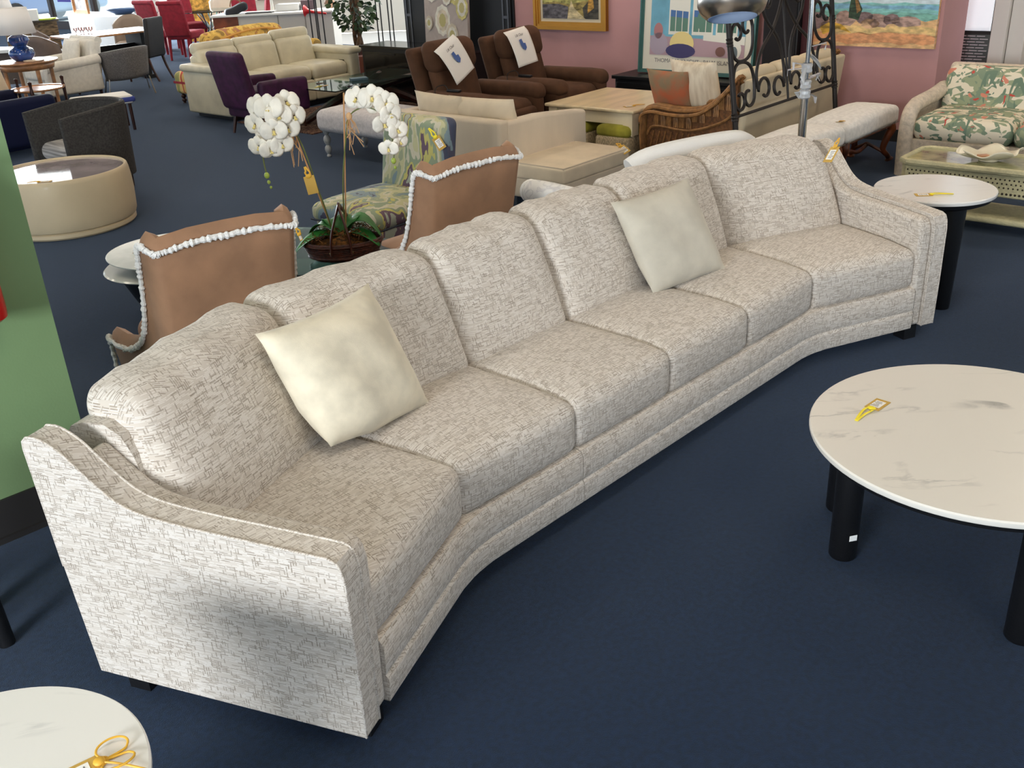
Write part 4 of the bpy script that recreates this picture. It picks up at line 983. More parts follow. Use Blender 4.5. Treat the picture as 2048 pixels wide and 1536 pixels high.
def sea(p, iw, ih, z0, y):
    def Q(mi, pts, k=0): quad(p, mi, [(x * iw, z0 + z * ih) for x, z in pts], y - .0006 * k)
    Q(1, [(-1, 0), (1, 0), (1, 1), (-1, 1)]); rr_ = random.Random(4)
    def strip(mi, za, zb, k, amp=.02):
        n = 14; top = [(-1 + 2 * i / n, min(1, zb + amp * rr_.uniform(-1, 1))) for i in range(n + 1)]; bot = [(1 - 2 * i / n, max(0, za + (amp if za > 0 else 0) * rr_.uniform(-1, 1))) for i in range(n + 1)]
        top[0] = (-1, top[0][1]); Q(mi, bot + top, k)
    strip(1, .7, 1.0, 1, 0); strip(2, .50, .72, 2); strip(3, .30, .52, 3, .012); strip(4, .40, .44, 4, .012); strip(2, .34, .38, 4, .01); strip(4, .56, .60, 4, .015); strip(8, .24, .31, 4, .012)
    strip(5, .0, .25, 5, .015); strip(6, .03, .12, 6, .02); strip(9, .12, .2, 6, .02)
    for cx, cz, rx, rz, mi in ((-.62, .22, .2, .09, 10), (-.2, .25, .16, .07, 7), (.05, .27, .12, .06, 10), (.25, .24, .17, .07, 7), (.42, .25, .12, .05, 10), (.62, .23, .2, .05, 7), (-.42, .19, .13, .05, 11), (.14, .21, .13, .05, 11)):
        Q(mi, [(cx + rx * math.cos(2 * math.pi * i / 12) * rr_.uniform(.8, 1.1), cz + rz * math.sin(2 * math.pi * i / 12) * rr_.uniform(.75, 1.1)) for i in range(12)], 7)
    Q(0, [(-.16, .26), (-.02, .24), (.02, .34), (-.06, .44), (.02, .52), (.06, .6), (-.04, .62), (-.2, .58), (-.3, .7), (-.36, .66), (-.22, .5), (-.14, .46), (-.16, .36)], 8)
    Q(0, [(-.78, .26), (-.68, .25), (-.66, .4), (-.5, .56), (-.4, .78), (-.5, .8), (-.62, .6), (-.76, .48), (-.84, .36)], 8)
    Q(12, [(-.05, .3), (0, .33), (-.05, .42), (.02, .53), (-.02, .52), (-.09, .42)], 9)
    Q(13, [(-.5, .1), (-.3, .16), (-.1, .12), (-.25, .2), (-.42, .22), (-.55, .17)], 9)
picture('seascape_canvas', 'unframed beach painting with dark twisted trees on the pink wall', 3.225, 4.62, .843, 1.80, 9.322, 0, None, [BR('paint_tree', (52, 72, 52)), BR('paint_sky', (160, 188, 214), .12), BR('paint_surf_blue', (128, 176, 200), .15), BR('paint_turquoise', (136, 194, 188), .1), BR('paint_foam', (206, 222, 228), .08), BR('paint_sand', (224, 180, 128), .14), BR('paint_orange', (220, 156, 108), .14), BR('paint_rock', (172, 142, 130), .25), BR('paint_green_water', (120, 172, 158), .2), BR('paint_pale_sand', (224, 190, 128), .15), BR('paint_rock_dark', (140, 116, 114), .25), BR('paint_rock_light', (206, 166, 128), .2), BR('paint_bark', (150, 110, 60), .3), BR('paint_bush', (196, 154, 58), .3)], sea, depth=.04)
def room(p, iw, ih, z0, y):
    def Q(mi, pts, k=0): quad(p, mi, [(x * iw, z0 + z * ih) for x, z in pts], y - .0006 * k)
    def el(mi, cx, cz, rx, rz, k): Q(mi, [(cx + rx * math.cos(2 * math.pi * i / 18), cz + rz * math.sin(2 * math.pi * i / 18)) for i in range(18)], k)
    Q(0, [(-1, 0), (1, 0), (1, 1), (-1, 1)]); Q(1, [(-1, 0), (1, 0), (1, .2), (-1, .24)], 1)
    for x in (-.58, -.08, .42):
        Q(2, [(x - .02, .26), (x + .42, .26), (x + .42, .95), (x + .3, 1), (x + .1, 1), (x - .02, .95)], 2)
        Q(3, [(x + .01, .48), (x + .39, .46), (x + .39, .54), (x + .01, .56)], 3); Q(4, [(x + .01, .30), (x + .39, .30), (x + .39, .46), (x + .01, .48)], 3)
        Q(0, [(x + .01, .76), (x + .39, .76), (x + .39, .94), (x + .28, .98), (x + .12, .98), (x + .01, .94)], 3)
        for q in (.12, .26): Q(2, [(x + q, .28), (x + q + .015, .28), (x + q + .015, .96), (x + q, .96)], 4)
    Q(2, [(.15, .2), (1, .16), (1, .26), (.15, .27)], 5)
    el(5, -.3, .15, .26, .15, 6); el(6, -.32, .06, .32, .09, 7); el(7, -.8, .14, .2, .14, 6); el(8, -.82, .30, .1, .1, 6); el(4, .08, .44, .08, .11, 6); el(9, .52, .07, .1, .06, 7); el(2, .8, .1, .14, .12, 6); el(10, .8, .06, .07, .08, 7)
TEAL = M('teal_frame', (74, 112, 108), .35, .2)
pt_ = picture('framed_poster', 'teal framed poster of a blue sunroom leaning on the black console', 4.86, 6.21, .53, 1.62, 9.08, .035, TEAL, [M('print_sky', (110, 168, 190), .5, var=(3, .12)), M('print_mauve', (176, 148, 156), .5), M('print_cream', (222, 220, 208), .5), M('print_blue', (72, 108, 160), .5), M('print_green', (92, 128, 112), .5), M('print_yellow', (226, 206, 140), .5), M('print_navy', (66, 62, 104), .5), M('print_lilac', (170, 156, 170), .5), M('print_rose', (176, 122, 122), .5), M('print_brown', (120, 84, 76), .5), M('print_grey', (96, 108, 112), .5)], lambda p, iw, ih, z0, y: room(p, iw, ih - .06, z0 + .06, y), .085, M('cream_mount', (222, 216, 200), .7), tilt=4)
text_mesh('THOMAS McKNIGHT \u00b7 PALM ISLAND', .058, 'lettering', INK, pt_, XF((-.02, -.0175, .125), 0, 90))
o = MB().box((0, 0, .012), (.34, .05, .024)).build('name_block', M('clear_acrylic', (190, 206, 200), .2)); o.location = (*UV(8.88, 5.45), .52); o.rotation_euler = (0, 0, R(UA - 90)); tag(o, 'pale flat block lying on the black console below the poster', 'block')
t = T('console_cabinet', 'long black console cabinet under the teal framed poster', 'cabinet', (*UV(9.04, 5.68), 0), UA - 90)
MB().box((0, 0, .25), (1.36, .42, .46)).build('body', BLACK, t, bevel=.004); MB().box((0, -.005, .502), (1.42, .47, .036)).build('top', BLACK, t, bevel=.006)
for x in (-.34, .34): d_ = MB().box((x, -.215, .25), (.64, .014, .40)).build('door', BLACK, t, bevel=.003); MB().ball((x + .26, -.228, .28), (.012, .012, .012), 8).build('knob', BRUSHED, d_)
t = T('speaker_cabinet', 'tall black cabinet against the pink wall right of the teal poster', 'cabinet', (*UV(9.20, 4.62), 0), UA - 90)
MB().box((0, 0, .76), (.36, .2, 1.52)).build('body', BLACK, t, bevel=.006); MB().box((0, -.105, .76), (.32, .01, 1.44)).build('grille', M('black_grille', (22, 20, 24), .8, bump=(200, .4)), t); MB().box((.22, .03, .76), (.07, .12, 1.52)).build('side_panel', M('maroon_panel', (66, 22, 28), .5), t)

# ---------------------------------------------------------------- white square table with stools beneath
CREAMT = M('cream_lacquer', (230, 216, 184), .35, var=(2, .03), coat=.2)
t = T('square_coffee_table', 'square cream coffee table with wood grain top and turned legs', 'coffee table', (1.15, 9.44, 0), 48)
MB().box((0, 0, .485), (1.0, 1.0, .03)).build('tabletop', M('cream_wood_top', (232, 212, 172), .3, var=(10, .06), stretch=(.2, 1, 1), coat=.3), t, bevel=.01)
MB().box((0, 0, .415), (.92, .92, .11)).build('apron', CREAMT, t, bevel=.004)
for x in (-.42, .42):
    for y in (-.42, .42):
        L_ = MB(); L_.lathe([(.03, 0), (.045, .03), (.03, .07), (.026, .1), (.042, .14), (.03, .17), (.036, .2), (.044, .24), (.03, .27)], 14, (x, y, 0)); L_.box((x, y, .37), (.10, .10, .2)); L_.build('leg', CREAMT, t)
GREENV = M('green_velvet', (158, 152, 50), .8, sheen=.3, var=(8, .1))
for (x, y), nm in (((.80, 9.36), 'square wicker stool with olive green cushion under the left corner of the cream table'), ((1.13, 9.00), 'square wicker stool with olive green cushion beneath the middle of the cream table front')):
    t = T('wicker_stool', nm, 'stool', (x, y, 0), 48, 'wicker stools under the cream table')
    bx(t, 'body', (0, 0, .13), (.37, .37, .26), .03, M('whitewash_wicker', (196, 178, 146), .8, var=(40, .2), stretch=(3, 3, 1), bump=(60, .6)))
    bx(t, 'cushion', (0, 0, .30), (.36, .36, .09), .035, GREENV, crown(.025, (.18, .18)))
price_tag((1.23, 8.98, .502), 200, 'gold price tag on the near corner of the cream square table', yellow=False, w=.06, l=.1)
# ---------------------------------------------------------------- recliners, leather sofa, purple chair, dark table
BRN = M('brown_microfibre', (88, 62, 46), .9, var=(6, .1), bump=(180, .15), sheen=.08, spec=.2)
def recliner(loc, rz, label):
    t = T('recliner', label, 'recliner', (*loc, 0), rz, 'brown recliners by the pink wall')
    lb = lean(.30, -.38)
    bx(t, 'back_shell', (0, .33, .60), (.70, .14, .80), .05, BRN, lean(.30, -.4))
    bx(t, 'back_cushion', (0, .225, .63), (.60, .16, .42), .07, BRN, lambda p: (p.x, p.y + .28 * (p.z + .21), p.z))
    bx(t, 'head_cushion', (0, .345, .92), (.66, .20, .29), .09, BRN, lambda p: (p.x, p.y + .2 * p.z, p.z))
    for s_ in (-1, 1):
        a = MB().rbox((s_ * .37, -.06, .33), (.17, .80, .52), .06)
        a.rbox((s_ * .375, -.06, .565), (.20, .84, .15), .07, lambda p: (p.x, p.y, p.z - .25 * max(0, -p.y - .25) ** 1.5))
        a.build('arm', BRN, t, smooth=60)
    bx(t, 'seat_cushion', (0, -.12, .42), (.58, .66, .18), .08, BRN, crown(.02, (.29, .33)))
    bx(t, 'footrest', (0, -.43, .27), (.57, .12, .36), .05, BRN)
    bx(t, 'base', (0, -.02, .12), (.60, .70, .16), .03, BLACK)
    return t
r1p, r2p = (-.16, 9.71), (.53, 10.42)
recliner(r1p, 52, 'brown recliner with a tilted white sign, nearer the leather sofa')
recliner(r2p, 52, 'brown recliner with an upright white sign, nearer the landscape painting')
BLUEC = M('print_blue_chair', (74, 104, 164), .6)
def sign(loc, rzv, label, w_=.36, h_=.36, roll=0):
    t = T('paper_sign', label, 'sign', loc); t.rotation_euler = (Matrix.Rotation(R(rzv), 4, 'Z') @ Matrix.Rotation(R(-22), 4, 'X') @ Matrix.Rotation(R(roll), 4, 'Y')).to_euler()
    mb = MB(); mb.grid(lambda a, b: ((a - .5) * w_, -.004 - .012 * math.sin(b * 3) - .006 * math.sin(a * 5 + b * 3) + (.02 * max(0, b - .88) / .12), (b - 1) * h_ + (0 if b < .9 else (b - .9) * .08)), 12, 16)
    mb.build('sheet', PAPER, t, solid=.001)
    pc = MB(); y = -.024
    pc.prism([(-.03, -.11), (.012, -.105), (.018, -.15), (.05, -.155), (.048, -.2), (.012, -.225), (-.018, -.2), (-.03, -.16)], y, y - .001, 'y'); pc.build('chair_picture', BLUEC, t)
    text_mesh('Lift Chair', .036, 'lettering', INK, t, XF((.0, y, -.065), 0, 90), font_shear=.25)
    return t
def loc_off(p, rz, x, y, z): a = R(rz); return (p[0] + x * math.cos(a) - y * math.sin(a), p[1] + x * math.sin(a) + y * math.cos(a), z)
sign(loc_off(r1p, 52, -.20, .22, 1.05), 52, 'white paper sign with blue chair picture, hung askew on the recliner by the leather sofa', roll=-20)
sign(loc_off(r2p, 52, -.22, .22, 1.07), 52, 'white paper sign with blue chair picture, hung on the recliner by the landscape painting', roll=-4)
for p_, nm in ((r1p, 'black remote control with cord on the near arm of the recliner by the leather sofa'), (r2p, 'black remote control on the arm of the recliner by the landscape painting')):
    t = T('remote_control', nm, 'remote', loc_off(p_, 52, -.375, .0, .642), 52, 'recliner remotes')
    MB().rbox((0, 0, .012), (.05, .15, .022), .008).build('body', BLACK, t)
    MB().tube(spline([(0, .07, .014), (.03, .14, .05), (-.02, .2, .03), (-.10, .14, -.04), (-.115, .02, -.16), (-.11, -.03, -.3)], 5), .004, 6).build('cord', BLACK, t)

LEATH = M('cream_leather', (206, 198, 172), .38, var=(5, .05), bump=(120, .12), coat=.1)
t = T('leather_sofa', 'three-seat cream leather power sofa behind the purple armchair', 'sofa', (-2.86, 13.28, 0), 48)
for s_ in (-1, 1):
    a = MB().rbox((s_ * .98, -.02, .34), (.17, .90, .54), .03); a.rbox((s_ * .985, -.03, .61), (.24, .93, .09), .04); a.build('arm', LEATH, t, smooth=60)
bx(t, 'back_frame', (0, .39, .42), (1.84, .14, .62), .04, LEATH)
for k, x in enumerate((-.60, 0, .60)):
    bx(t, 'back_cushion', (x, .27, .59), (.595, .18, .42), .06, LEATH, lean(.22, -.22))
    bx(t, 'headrest', (x, .40, .80 + (.03 if k > 1 else 0)), (.60, .16, .15), .06, LEATH)
    bx(t, 'seat_cushion', (x, -.12, .40), (.595, .62, .18), .07, LEATH, crown(.02, (.3, .31)))
    bx(t, 'front_panel', (x, -.41, .20), (.595, .07, .26), .03, LEATH)
for z in (.47, .26): MB().box((.893 if z > .4 else .80, -.30 if z > .4 else -.452, z), (.012, .09, .05) if z > .4 else (.09, .012, .05)).build('control_panel', M('bronze_plate', (70, 60, 44), .4, .5), t)
MB().box((0, 0, .04), (1.9, .8, .06)).build('plinth', BLACK, t)

PURP = M('purple_velvet', (62, 20, 58), .6, var=(12, .2), bump=(120, .1), sheen=.1)
t = T('armchair', 'dark purple velvet armchair turned away beside the leather sofa', 'armchair', (-2.66, 11.60, 0), 137)
bx(t, 'backrest', (0, .30, .60), (.60, .13, .64), .05, PURP, lambda p: (p.x * (1 + .0 * p.z), p.y + .22 * (p.z + .3), p.z))
for s_ in (-1, 1): bx(t, 'arm', (s_ * .30, -.07, .40), (.10, .66, .38), .045, PURP, lambda p: (p.x, p.y, p.z - (.05 * max(0, -p.y) if p.z > 0 else 0)))
bx(t, 'seat_cushion', (0, -.09, .39), (.52, .62, .16), .05, PURP, crown(.03, (.26, .31))); bx(t, 'base', (0, -.02, .26), (.58, .66, .14), .03, PURP)
for x in (-.25, .25):
    post_leg(t, x, .24, .20, .014, .024, WOODD, dy=.06); post_leg(t, x, -.32, .20, .014, .024, WOODD, dy=-.03)
RUG = ramp_pattern('rug_pattern', [(0, (70, 40, 36)), (.42, (110, 84, 66)), (.5, (54, 36, 40)), (.58, (140, 112, 86)), (.66, (84, 50, 42))], 9, kind='noise', rough=.95, distort=2)
o = MB().rbox((0, 0, .006), (2.5, 1.5, .012), .004).build('area_rug', RUG); o.location = (-1.75, 12.58, 0); o.rotation_euler = (0, 0, R(46)); tag(o, 'dark patterned rug under the glass table with crossed wooden legs', 'rug')
t = T('crossed_leg_table', 'glass coffee table on crossed dark wooden legs before the leather sofa', 'coffee table', (-1.62, 12.12, .012), 50)
MB().prism([(-.74, -.40), (.88, -.40), (.88, .42), (-.74, .42)], .412, .424, 'z').build('glass_top', GLASSG, t, bevel=.003)
for s_ in (-1, 1):
    for q in (-1, 1): MB().tube(spline([(s_ * .74 + .1, q * .34, 0), (s_ * .42 + .1, q * .14, .20), (s_ * .16 + .1, q * .05, .29), (-s_ * .1 + .1, -q * .1, .33), (-s_ * .52 + .1, -q * .28, .405)], 5), [.034 + .022 * math.sin(math.pi * i / 20) for i in range(21)], 8).build('leg', WOODD, t)
price_tag((-2.02, 11.75, .436), 60, 'price tag with yellow ribbon on the crossed-leg glass table', w=.07, l=.1)
o = MB().rbox((0, 0, .014), (.2, .13, .028), .003).build('book', M('teal_book', (74, 100, 112), .6)); o.location = (-1.62, 12.1, .437); o.rotation_euler = (0, 0, R(20)); tag(o, 'small dark teal book on the crossed-leg glass table', 'book')

# ---------------------------------------------------------------- black cabinets and flower canvas
o = MB().box((.06, 9.35, 1.75), (.12, 2.6, 3.5)).build('wall_recess', M('grey_wall', (196, 190, 178), .85)); o.location = (*UV(9.86, 0), 0); o.rotation_euler = (0, 0, R(UA)); S(o, 'wall behind the black wall unit')
t = T('wall_unit', 'tall black wall unit behind the brown recliners', 'cabinet', (*UV(9.52, 9.12), 0), UA - 90)
MB().box((0, 0, 1.0), (1.90, .44, 2.0)).build('body', BLACK, t, bevel=.005)
SLV = M('dull_silver_strip', (92, 94, 100), .4, .5)
for s_ in (-1, 1):
    d_ = MB().box((s_ * .70, -.232, 1.2), (.44, .02, 1.5)).build('door', BLACK, t)
    f = MB(); f.box((s_ * .80, -.245, 1.2), (.022, .012, 1.46)).box((s_ * .88 - .0, -.245, 1.2), (.022, .012, 1.46)).box((s_ * .84, -.245, 1.02), (.08, .012, .03)).box((s_ * .84, -.245, 1.5), (.08, .012, .03)); f.build('trim_strips', SLV, d_)
t = T('media_stand', 'low black media stand under the flower canvas', 'media stand', (*UV(9.04, 9.42), 0), UA - 90)
MB().box((0, 0, .34), (2.0, .46, .64)).build('body', BLACK, t, bevel=.004); MB().box((0, 0, .672), (2.06, .50, .03)).build('top', M('black_glass_top', (26, 26, 28), .1), t, bevel=.003)
for x in (-.5, .5): d_ = MB().box((x, -.236, .34), (.9, .012, .54)).build('door', M('smoked_glass', (14, 14, 16), .08), t); MB().box((x, -.246, .59), (.3, .012, .012)).build('handle', BLACKM, d_)
FLO = ramp_pattern('ground_taupe', [(0, (168, 156, 150)), (.5, (182, 170, 164)), (1, (196, 186, 178))], 5, const=False)
def fpaint(p, iw, ih, z0, y):
    rr_ = random.Random(12); quad(p, 0, [(-iw, z0), (iw, z0), (iw, z0 + ih), (-iw, z0 + ih)], y)
    for i, (cx, cz, r_, mi) in enumerate(((-.15, .28, .26, 1), (.45, .62, .26, 2), (-.62, .62, .22, 1), (.3, .12, .2, 3), (.78, .42, .2, 2), (-.35, .85, .22, 3), (.1, .55, .16, 1), (.1, .9, .2, 2), (-.75, .25, .12, 3), (.6, .9, .18, 3))):
        for L in range(3):
            rr2 = r_ * (1 - .28 * L); m_ = [mi, 1 if mi != 1 else 3, 4][L]
            quad(p, m_, [(iw * (cx + rr2 * 1.3 * math.cos(2 * math.pi * k / 20) * (1 + .1 * (k % 2))), z0 + ih * (cz + rr2 * .62 * math.sin(2 * math.pi * k / 20) * (1 + .1 * (k % 2)))) for k in range(20)], y - .0008 * (1 + i * 3 + L))
picture('flower_canvas', 'canvas of big white and yellow flowers standing on the black media stand', 8.72, 9.46, .69, 1.75, 9.10, 0, None, [FLO, M('petal_white_paint', (224, 220, 206), .7, var=(12, .08)), M('petal_yellow_paint', (206, 196, 128), .7, var=(12, .12)), M('petal_cream_paint', (210, 198, 176), .7, var=(12, .1)), M('petal_core_paint', (186, 176, 120), .7)], fpaint, depth=.04, tilt=3)

# ---------------------------------------------------------------- left: drum table, barrel chair and the crowded corner
CRM = M('cream_leatherette', (202, 184, 152), .5, var=(2, .04), bump=(140, .08), coat=.05)
t = T('drum_table', 'round cream leather drum coffee table with recessed glass top', 'coffee table', (-3.493, 7.83, 0), 0)
MB().lathe([(.44, 0), (.485, .005), (.50, .02), (.50, .045), (.485, .055), (.505, .065), (.515, .09), (.52, .16), (.525, .25), (.523, .34), (.515, .42), (.508, .448), (.500, .456), (.488, .455), (.482, .447), (.480, .432), (0, .432)], 96).build('body', CRM, t, smooth=35)
MB().lathe([(.479, .430), (.479, .441), (0, .441)], 72).build('glass_top', M('lilac_glass_top', (172, 162, 166), .07, var=(3, .12), coat=.5), t)
price_tag((-3.50, 7.44, .443), 5, 'gold price tag lying near the front edge of the drum table', yellow=False, w=.05, l=.1, wtail=.08)

CHAR = M('charcoal_weave', (58, 56, 54), .85, var=(60, .2), bump=(200, .3))
t = T('barrel_chair', 'charcoal barrel chair with striped grey seat behind the drum table', 'armchair', (-3.72, 9.12, 0), 317)
def ushape(r_, y0, n=22):
    return [(-r_, y0)] + [(-r_ * math.cos(math.pi * i / n), r_ * .92 * math.sin(math.pi * i / n)) for i in range(n + 1)] + [(r_, y0)]
def ushell(mb, ro, ri, y0, zb, zt, drop=.0, flare=.06):
    o_ = ushape(ro, y0); i_ = ushape(ri, y0); vs = []; n = len(o_)
    for (ox, oy), (ix, iy) in zip(o_, i_):
        k = 1 + flare; z = zt - drop * max(0, (.1 - oy) / (.1 - y0))
        vs += [(ox, oy, zb), (ox * k, oy * k if oy > 0 else oy - flare * .5, z), (ix * k, iy * k if iy > 0 else iy - flare * .5, z), (ix, iy, zb)]
    fs = [(i * 4 + j, i * 4 + (j + 1) % 4, (i + 1) * 4 + (j + 1) % 4, (i + 1) * 4 + j) for i in range(n - 1) for j in range(4)] + [(0, 1, 2, 3), tuple((n - 1) * 4 + j for j in range(4))]
    return mb.add(vs, fs)
ushell(MB(), .36, .30, -.36, .12, .74, .04).build('shell', CHAR, t, smooth=40)
pp = [(x * 1.06, (y * 1.06 if y > 0 else y - .02), .745 - .04 * max(0, (.1 - y) / .46)) for x, y in ushape(.335, -.36)]
MB().tube([(pp[0][0] * .96, -.37, .12)] + pp + [(pp[-1][0] * .96, -.37, .12)], .026, 8).build('rolled_edge', CHAR, t)
SST = M('striped_grey', (150, 146, 142), .9, var=(16, .3), stretch=(.1, 1, 3))
bx(t, 'seat_cushion', (0, -.10, .37), (.53, .54, .15), .07, SST, crown(.02, (.27, .27)))
MB().box((0, -.10, .26), (.50, .48, .08)).build('seat_rail', CHAR, t)
for x in (-.31, .31):
    post_leg(t, x, -.33, .14, .018, .024, WOODD); post_leg(t, x * .7, .2, .14, .018, .024, WOODD)

NAVY = M('navy_velvet', (16, 22, 50), .7, sheen=.05, spec=.2)
t = T('armchair', 'navy blue armchair half hidden by the green wall', 'armchair', (-5.42, 11.05, 0), 140)
bx(t, 'backrest', (0, .34, .50), (.86, .16, .62), .07, NAVY, lean(.15, -.3))
for s_ in (-1, 1): bx(t, 'arm', (s_ * .42, -.02, .36), (.16, .8, .50), .06, NAVY)
bx(t, 'seat_cushion', (0, -.06, .40), (.66, .72, .18), .06, NAVY); bx(t, 'base', (0, 0, .20), (.84, .78, .24), .03, NAVY)
for x in (-.36, .36):
    for y in (-.33, .33): post_leg(t, x, y, .09, .02, .02, BLACK)
CRP = M('cream_pillow_cloth', (212, 192, 164), .85)
o = pillow_mb(.42, .40, .15, 21, .05).build('throw_pillow', CRP, smooth=80); o.matrix_world = XF((-5.98, 12.15, .60), 60, 72); tag(o, 'cream pillow at the left edge beyond the navy armchair', 'pillow')
t = T('settee', 'pale settee at the left edge beyond the navy armchair', 'sofa', (-6.5, 12.3, 0), 60)
bx(t, 'seat', (0, 0, .25), (1.2, .7, .36), .05, CRP); bx(t, 'backrest', (0, .3, .52), (1.2, .14, .4), .05, CRP)

WALN = M('honey_wood', (186, 134, 92), .3, var=(8, .2), coat=.3)
t = T('tray_table', 'small round wooden table with three dark finial posts', 'side table', (-5.28, 11.80, 0), 20)
MB().lathe([(.0, .565), (.28, .565), (.295, .575), (.295, .59), (.27, .59), (.265, .58), (0, .58)], 40).build('tabletop', WALN, t)
for a in (20, 140, 260):
    x, y = .29 * math.cos(R(a)), .29 * math.sin(R(a))
    MB().lathe([(.016, 0), (.018, .2), (.014, .3), (.018, .5), (.022, .58), (.014, .62), (.02, .66), (.022, .68), (.0, .69)], 10, (x, y, 0)).build('leg', WOODD, t)
MB().lathe([(.0, .22), (.22, .22), (.22, .235), (0, .235)], 30).build('shelf', WALN, t)

WARM = M('white_bouclé'.replace('é', 'e'), (226, 220, 208), .9, bump=(120, .2), var=(20, .03))
t = T('armchair', 'off white rolled-arm armchair near the blue lamp', 'armchair', (-6.30, 14.98, 0), 318)
bx(t, 'backrest', (0, .36, .56), (.78, .16, .50), .06, WARM, lean(.15, -.2)); MB().tube([(-.38, .46, .79), (.38, .46, .79)], .055, 12).build('back_roll', WARM, t)
for s_ in (-1, 1):
    a = MB().rbox((s_ * .38, -.02, .32), (.13, .82, .40), .04); a.tube([(s_ * .39, .40, .54), (s_ * .40, -.42, .50)], .075, 12); a.build('arm', WARM, t, smooth=60)
bx(t, 'seat_cushion', (0, -.05, .40), (.62, .74, .17), .05, WARM, crown(.02, (.31, .37))); bx(t, 'base', (0, 0, .22), (.76, .78, .22), .03, WARM)
o_ = pillow_mb(.46, .42, .15, 31, .05).build('back_cushion', WARM, t, smooth=80); o_.matrix_local = XF((0, .20, .62), 0, 74)
for x in (-.34, .34):
    for y in (-.34, .36): post_leg(t, x, y, .12, .018, .024, WOODD)
BLUT = M('blue_white_towel', (60, 74, 150), .8, var=(6, .5), rgb2=(220, 222, 230))
t = T('bench', 'low white topped bench with blue edge behind the barrel chair', 'bench', (-4.72, 12.15, 0), 30)
bx(t, 'seat', (0, 0, .36), (.66, .44, .10), .03, M('white_pad', (226, 222, 214), .9)); bx(t, 'border', (.10, 0, .36), (.50, .46, .06), .02, M('blue_pad', (58, 70, 140), .8))
for x in (-.28, .28):
    for y in (-.18, .18): post_leg(t, x, y, .31, .018, .02, WOODD)

GREYC = M('grey_tweed', (108, 104, 102), .9, var=(70, .15), bump=(160, .2))
t = T('accent_chair', 'grey tweed accent chair on hairpin legs seen from behind', 'chair', (-5.48, 15.30, 0), 205)
def shellf(a, b):
    x = (a - .5) * .70 * (.82 + .18 * b); cv = (abs(a - .5) * 2) ** 2.2
    return (x * (1 - .06 * b), .30 - .26 * cv + .10 * b, .24 + b * (.43 - .03 * cv) + .05 * (.5 - a))
MB().grid(shellf, 16, 8).build('shell', GREYC, t, solid=.05, smooth=70)
bx(t, 'seat_cushion', (0, -.06, .32), (.52, .50, .13), .05, GREYC)
for x in (-.28, .28):
    for y in (-.24, .26):
        MB().tube([(x, y - .03, .25), (x * 1.15, y * 1.25, .006), (x * 1.15 + .012, y * 1.25, .006), (x, y + .05, .25)], .006, 6).build('leg', BRUSHED, t)
BLKL = M('black_leather', (38, 35, 34), .5, var=(8, .1))
t = T('dining_chair', 'black leather high-back dining chair at the wooden dining table', 'chair', (-5.66, 16.75, 0), 252)
bx(t, 'backrest', (0, .22, .66), (.44, .08, .60), .03, BLKL, lean(.12, -.3)); bx(t, 'seat', (0, -.02, .43), (.46, .46, .10), .03, BLKL)
for x in (-.19, .19):
    post_leg(t, x, -.20, .40, .016, .022, WOODD); MB().tube(spline([(x, .34, 0), (x, .25, .2), (x, .2, .40)], 4), [.016 + .001 * i for i in range(9)], 8).build('leg', WOODD, t)
t = T('dining_table', 'honey wood dining table with black base near the storefront', 'dining table', (-6.25, 16.95, 0), 42)
MB().rbox((0, 0, .735), (1.5, .95, .03), .008).build('tabletop', WALN, t)
for x in (-.45, .45): MB().box((x, 0, .36), (.08, .6, .70)).build('leg', BLACK, t); MB().box((x, 0, .03), (.12, .78, .06)).build('foot', BLACK, t)
MB().box((0, 0, .4), (.9, .06, .3)).build('stretcher', BLACK, t)
PGL = M('pink_glass', (226, 190, 186), .1, trans=.6)
for k in range(5):
    o = MB().lathe([(.0, 0), (.028, 0), (.005, .01), (.005, .05), (.03, .07), (.034, .11)], 12).build('stemmed_glass', PGL); o.location = (-6.65 + k * .06, 16.7 + .04 * (k % 2), .752)
    tag(o, 'small pink stemmed glass in the cluster on the honey wood dining table', 'glass', 'pink glasses on the dining table')
TAUP = M('taupe_leather', (104, 88, 80), .5, var=(5, .1))
def tub(loc, rz, label, m, w_=.58, zt=.86, g=None):
    t = T('tub_chair', label, 'chair', (*loc, 0), rz, g)
    def sf(a, b): x = (a - .5) * w_; cv = (abs(a - .5) * 2) ** 3; return (x, .27 - .20 * cv + .08 * b, .30 + b * (zt - .30 - .14 * cv))
    MB().grid(sf, 14, 7).build('backrest', m, t, solid=.06, smooth=70); bx(t, 'seat', (0, -.02, .42), (w_ - .06, .52, .14), .05, m)
    for x in (-.2, .2):
        for y in (-.2, .2): post_leg(t, x, y, .36, .016, .02, WOODD)
tub((-6.75, 15.85), 160, 'taupe leather tub chair at the near side of the dining table', TAUP, .62)
tub((-7.2, 17.25), 120, 'taupe tub chair at the left end of the dining table', TAUP, .5)
tub((-6.35, 18.25), 10, 'taupe chair with pale back across the dining table', M('beige_back', (150, 132, 116), .7), .52, .90)
CER = M('cobalt_glaze', (40, 70, 132), .15, var=(9, .35), coat=.5)
t = T('lamp_table', 'round honey wood lamp table under the blue lamp', 'side table', (-6.18, 13.67, 0), 0)
MB().lathe([(0, .675), (.37, .675), (.39, .69), (.39, .705), (0, .705)], 48).build('tabletop', WALN, t); MB().lathe([(.32, .60), (.34, .675)], 40, cap=False).build('apron', WALN, t, solid=.015)
for a in (45, 135, 225, 315): post_leg(t, .30 * math.cos(R(a)), .30 * math.sin(R(a)), .67, .02, .028, WALN)
o = MB().lathe([(0, 0), (.12, 0), (.135, .012), (.12, .014), (0, .01)], 24).build('saucer', M('stone_saucer', (214, 196, 168), .5)); o.location = (-6.02, 13.55, .706); tag(o, 'small pale saucer beside the blue lamp base', 'dish')
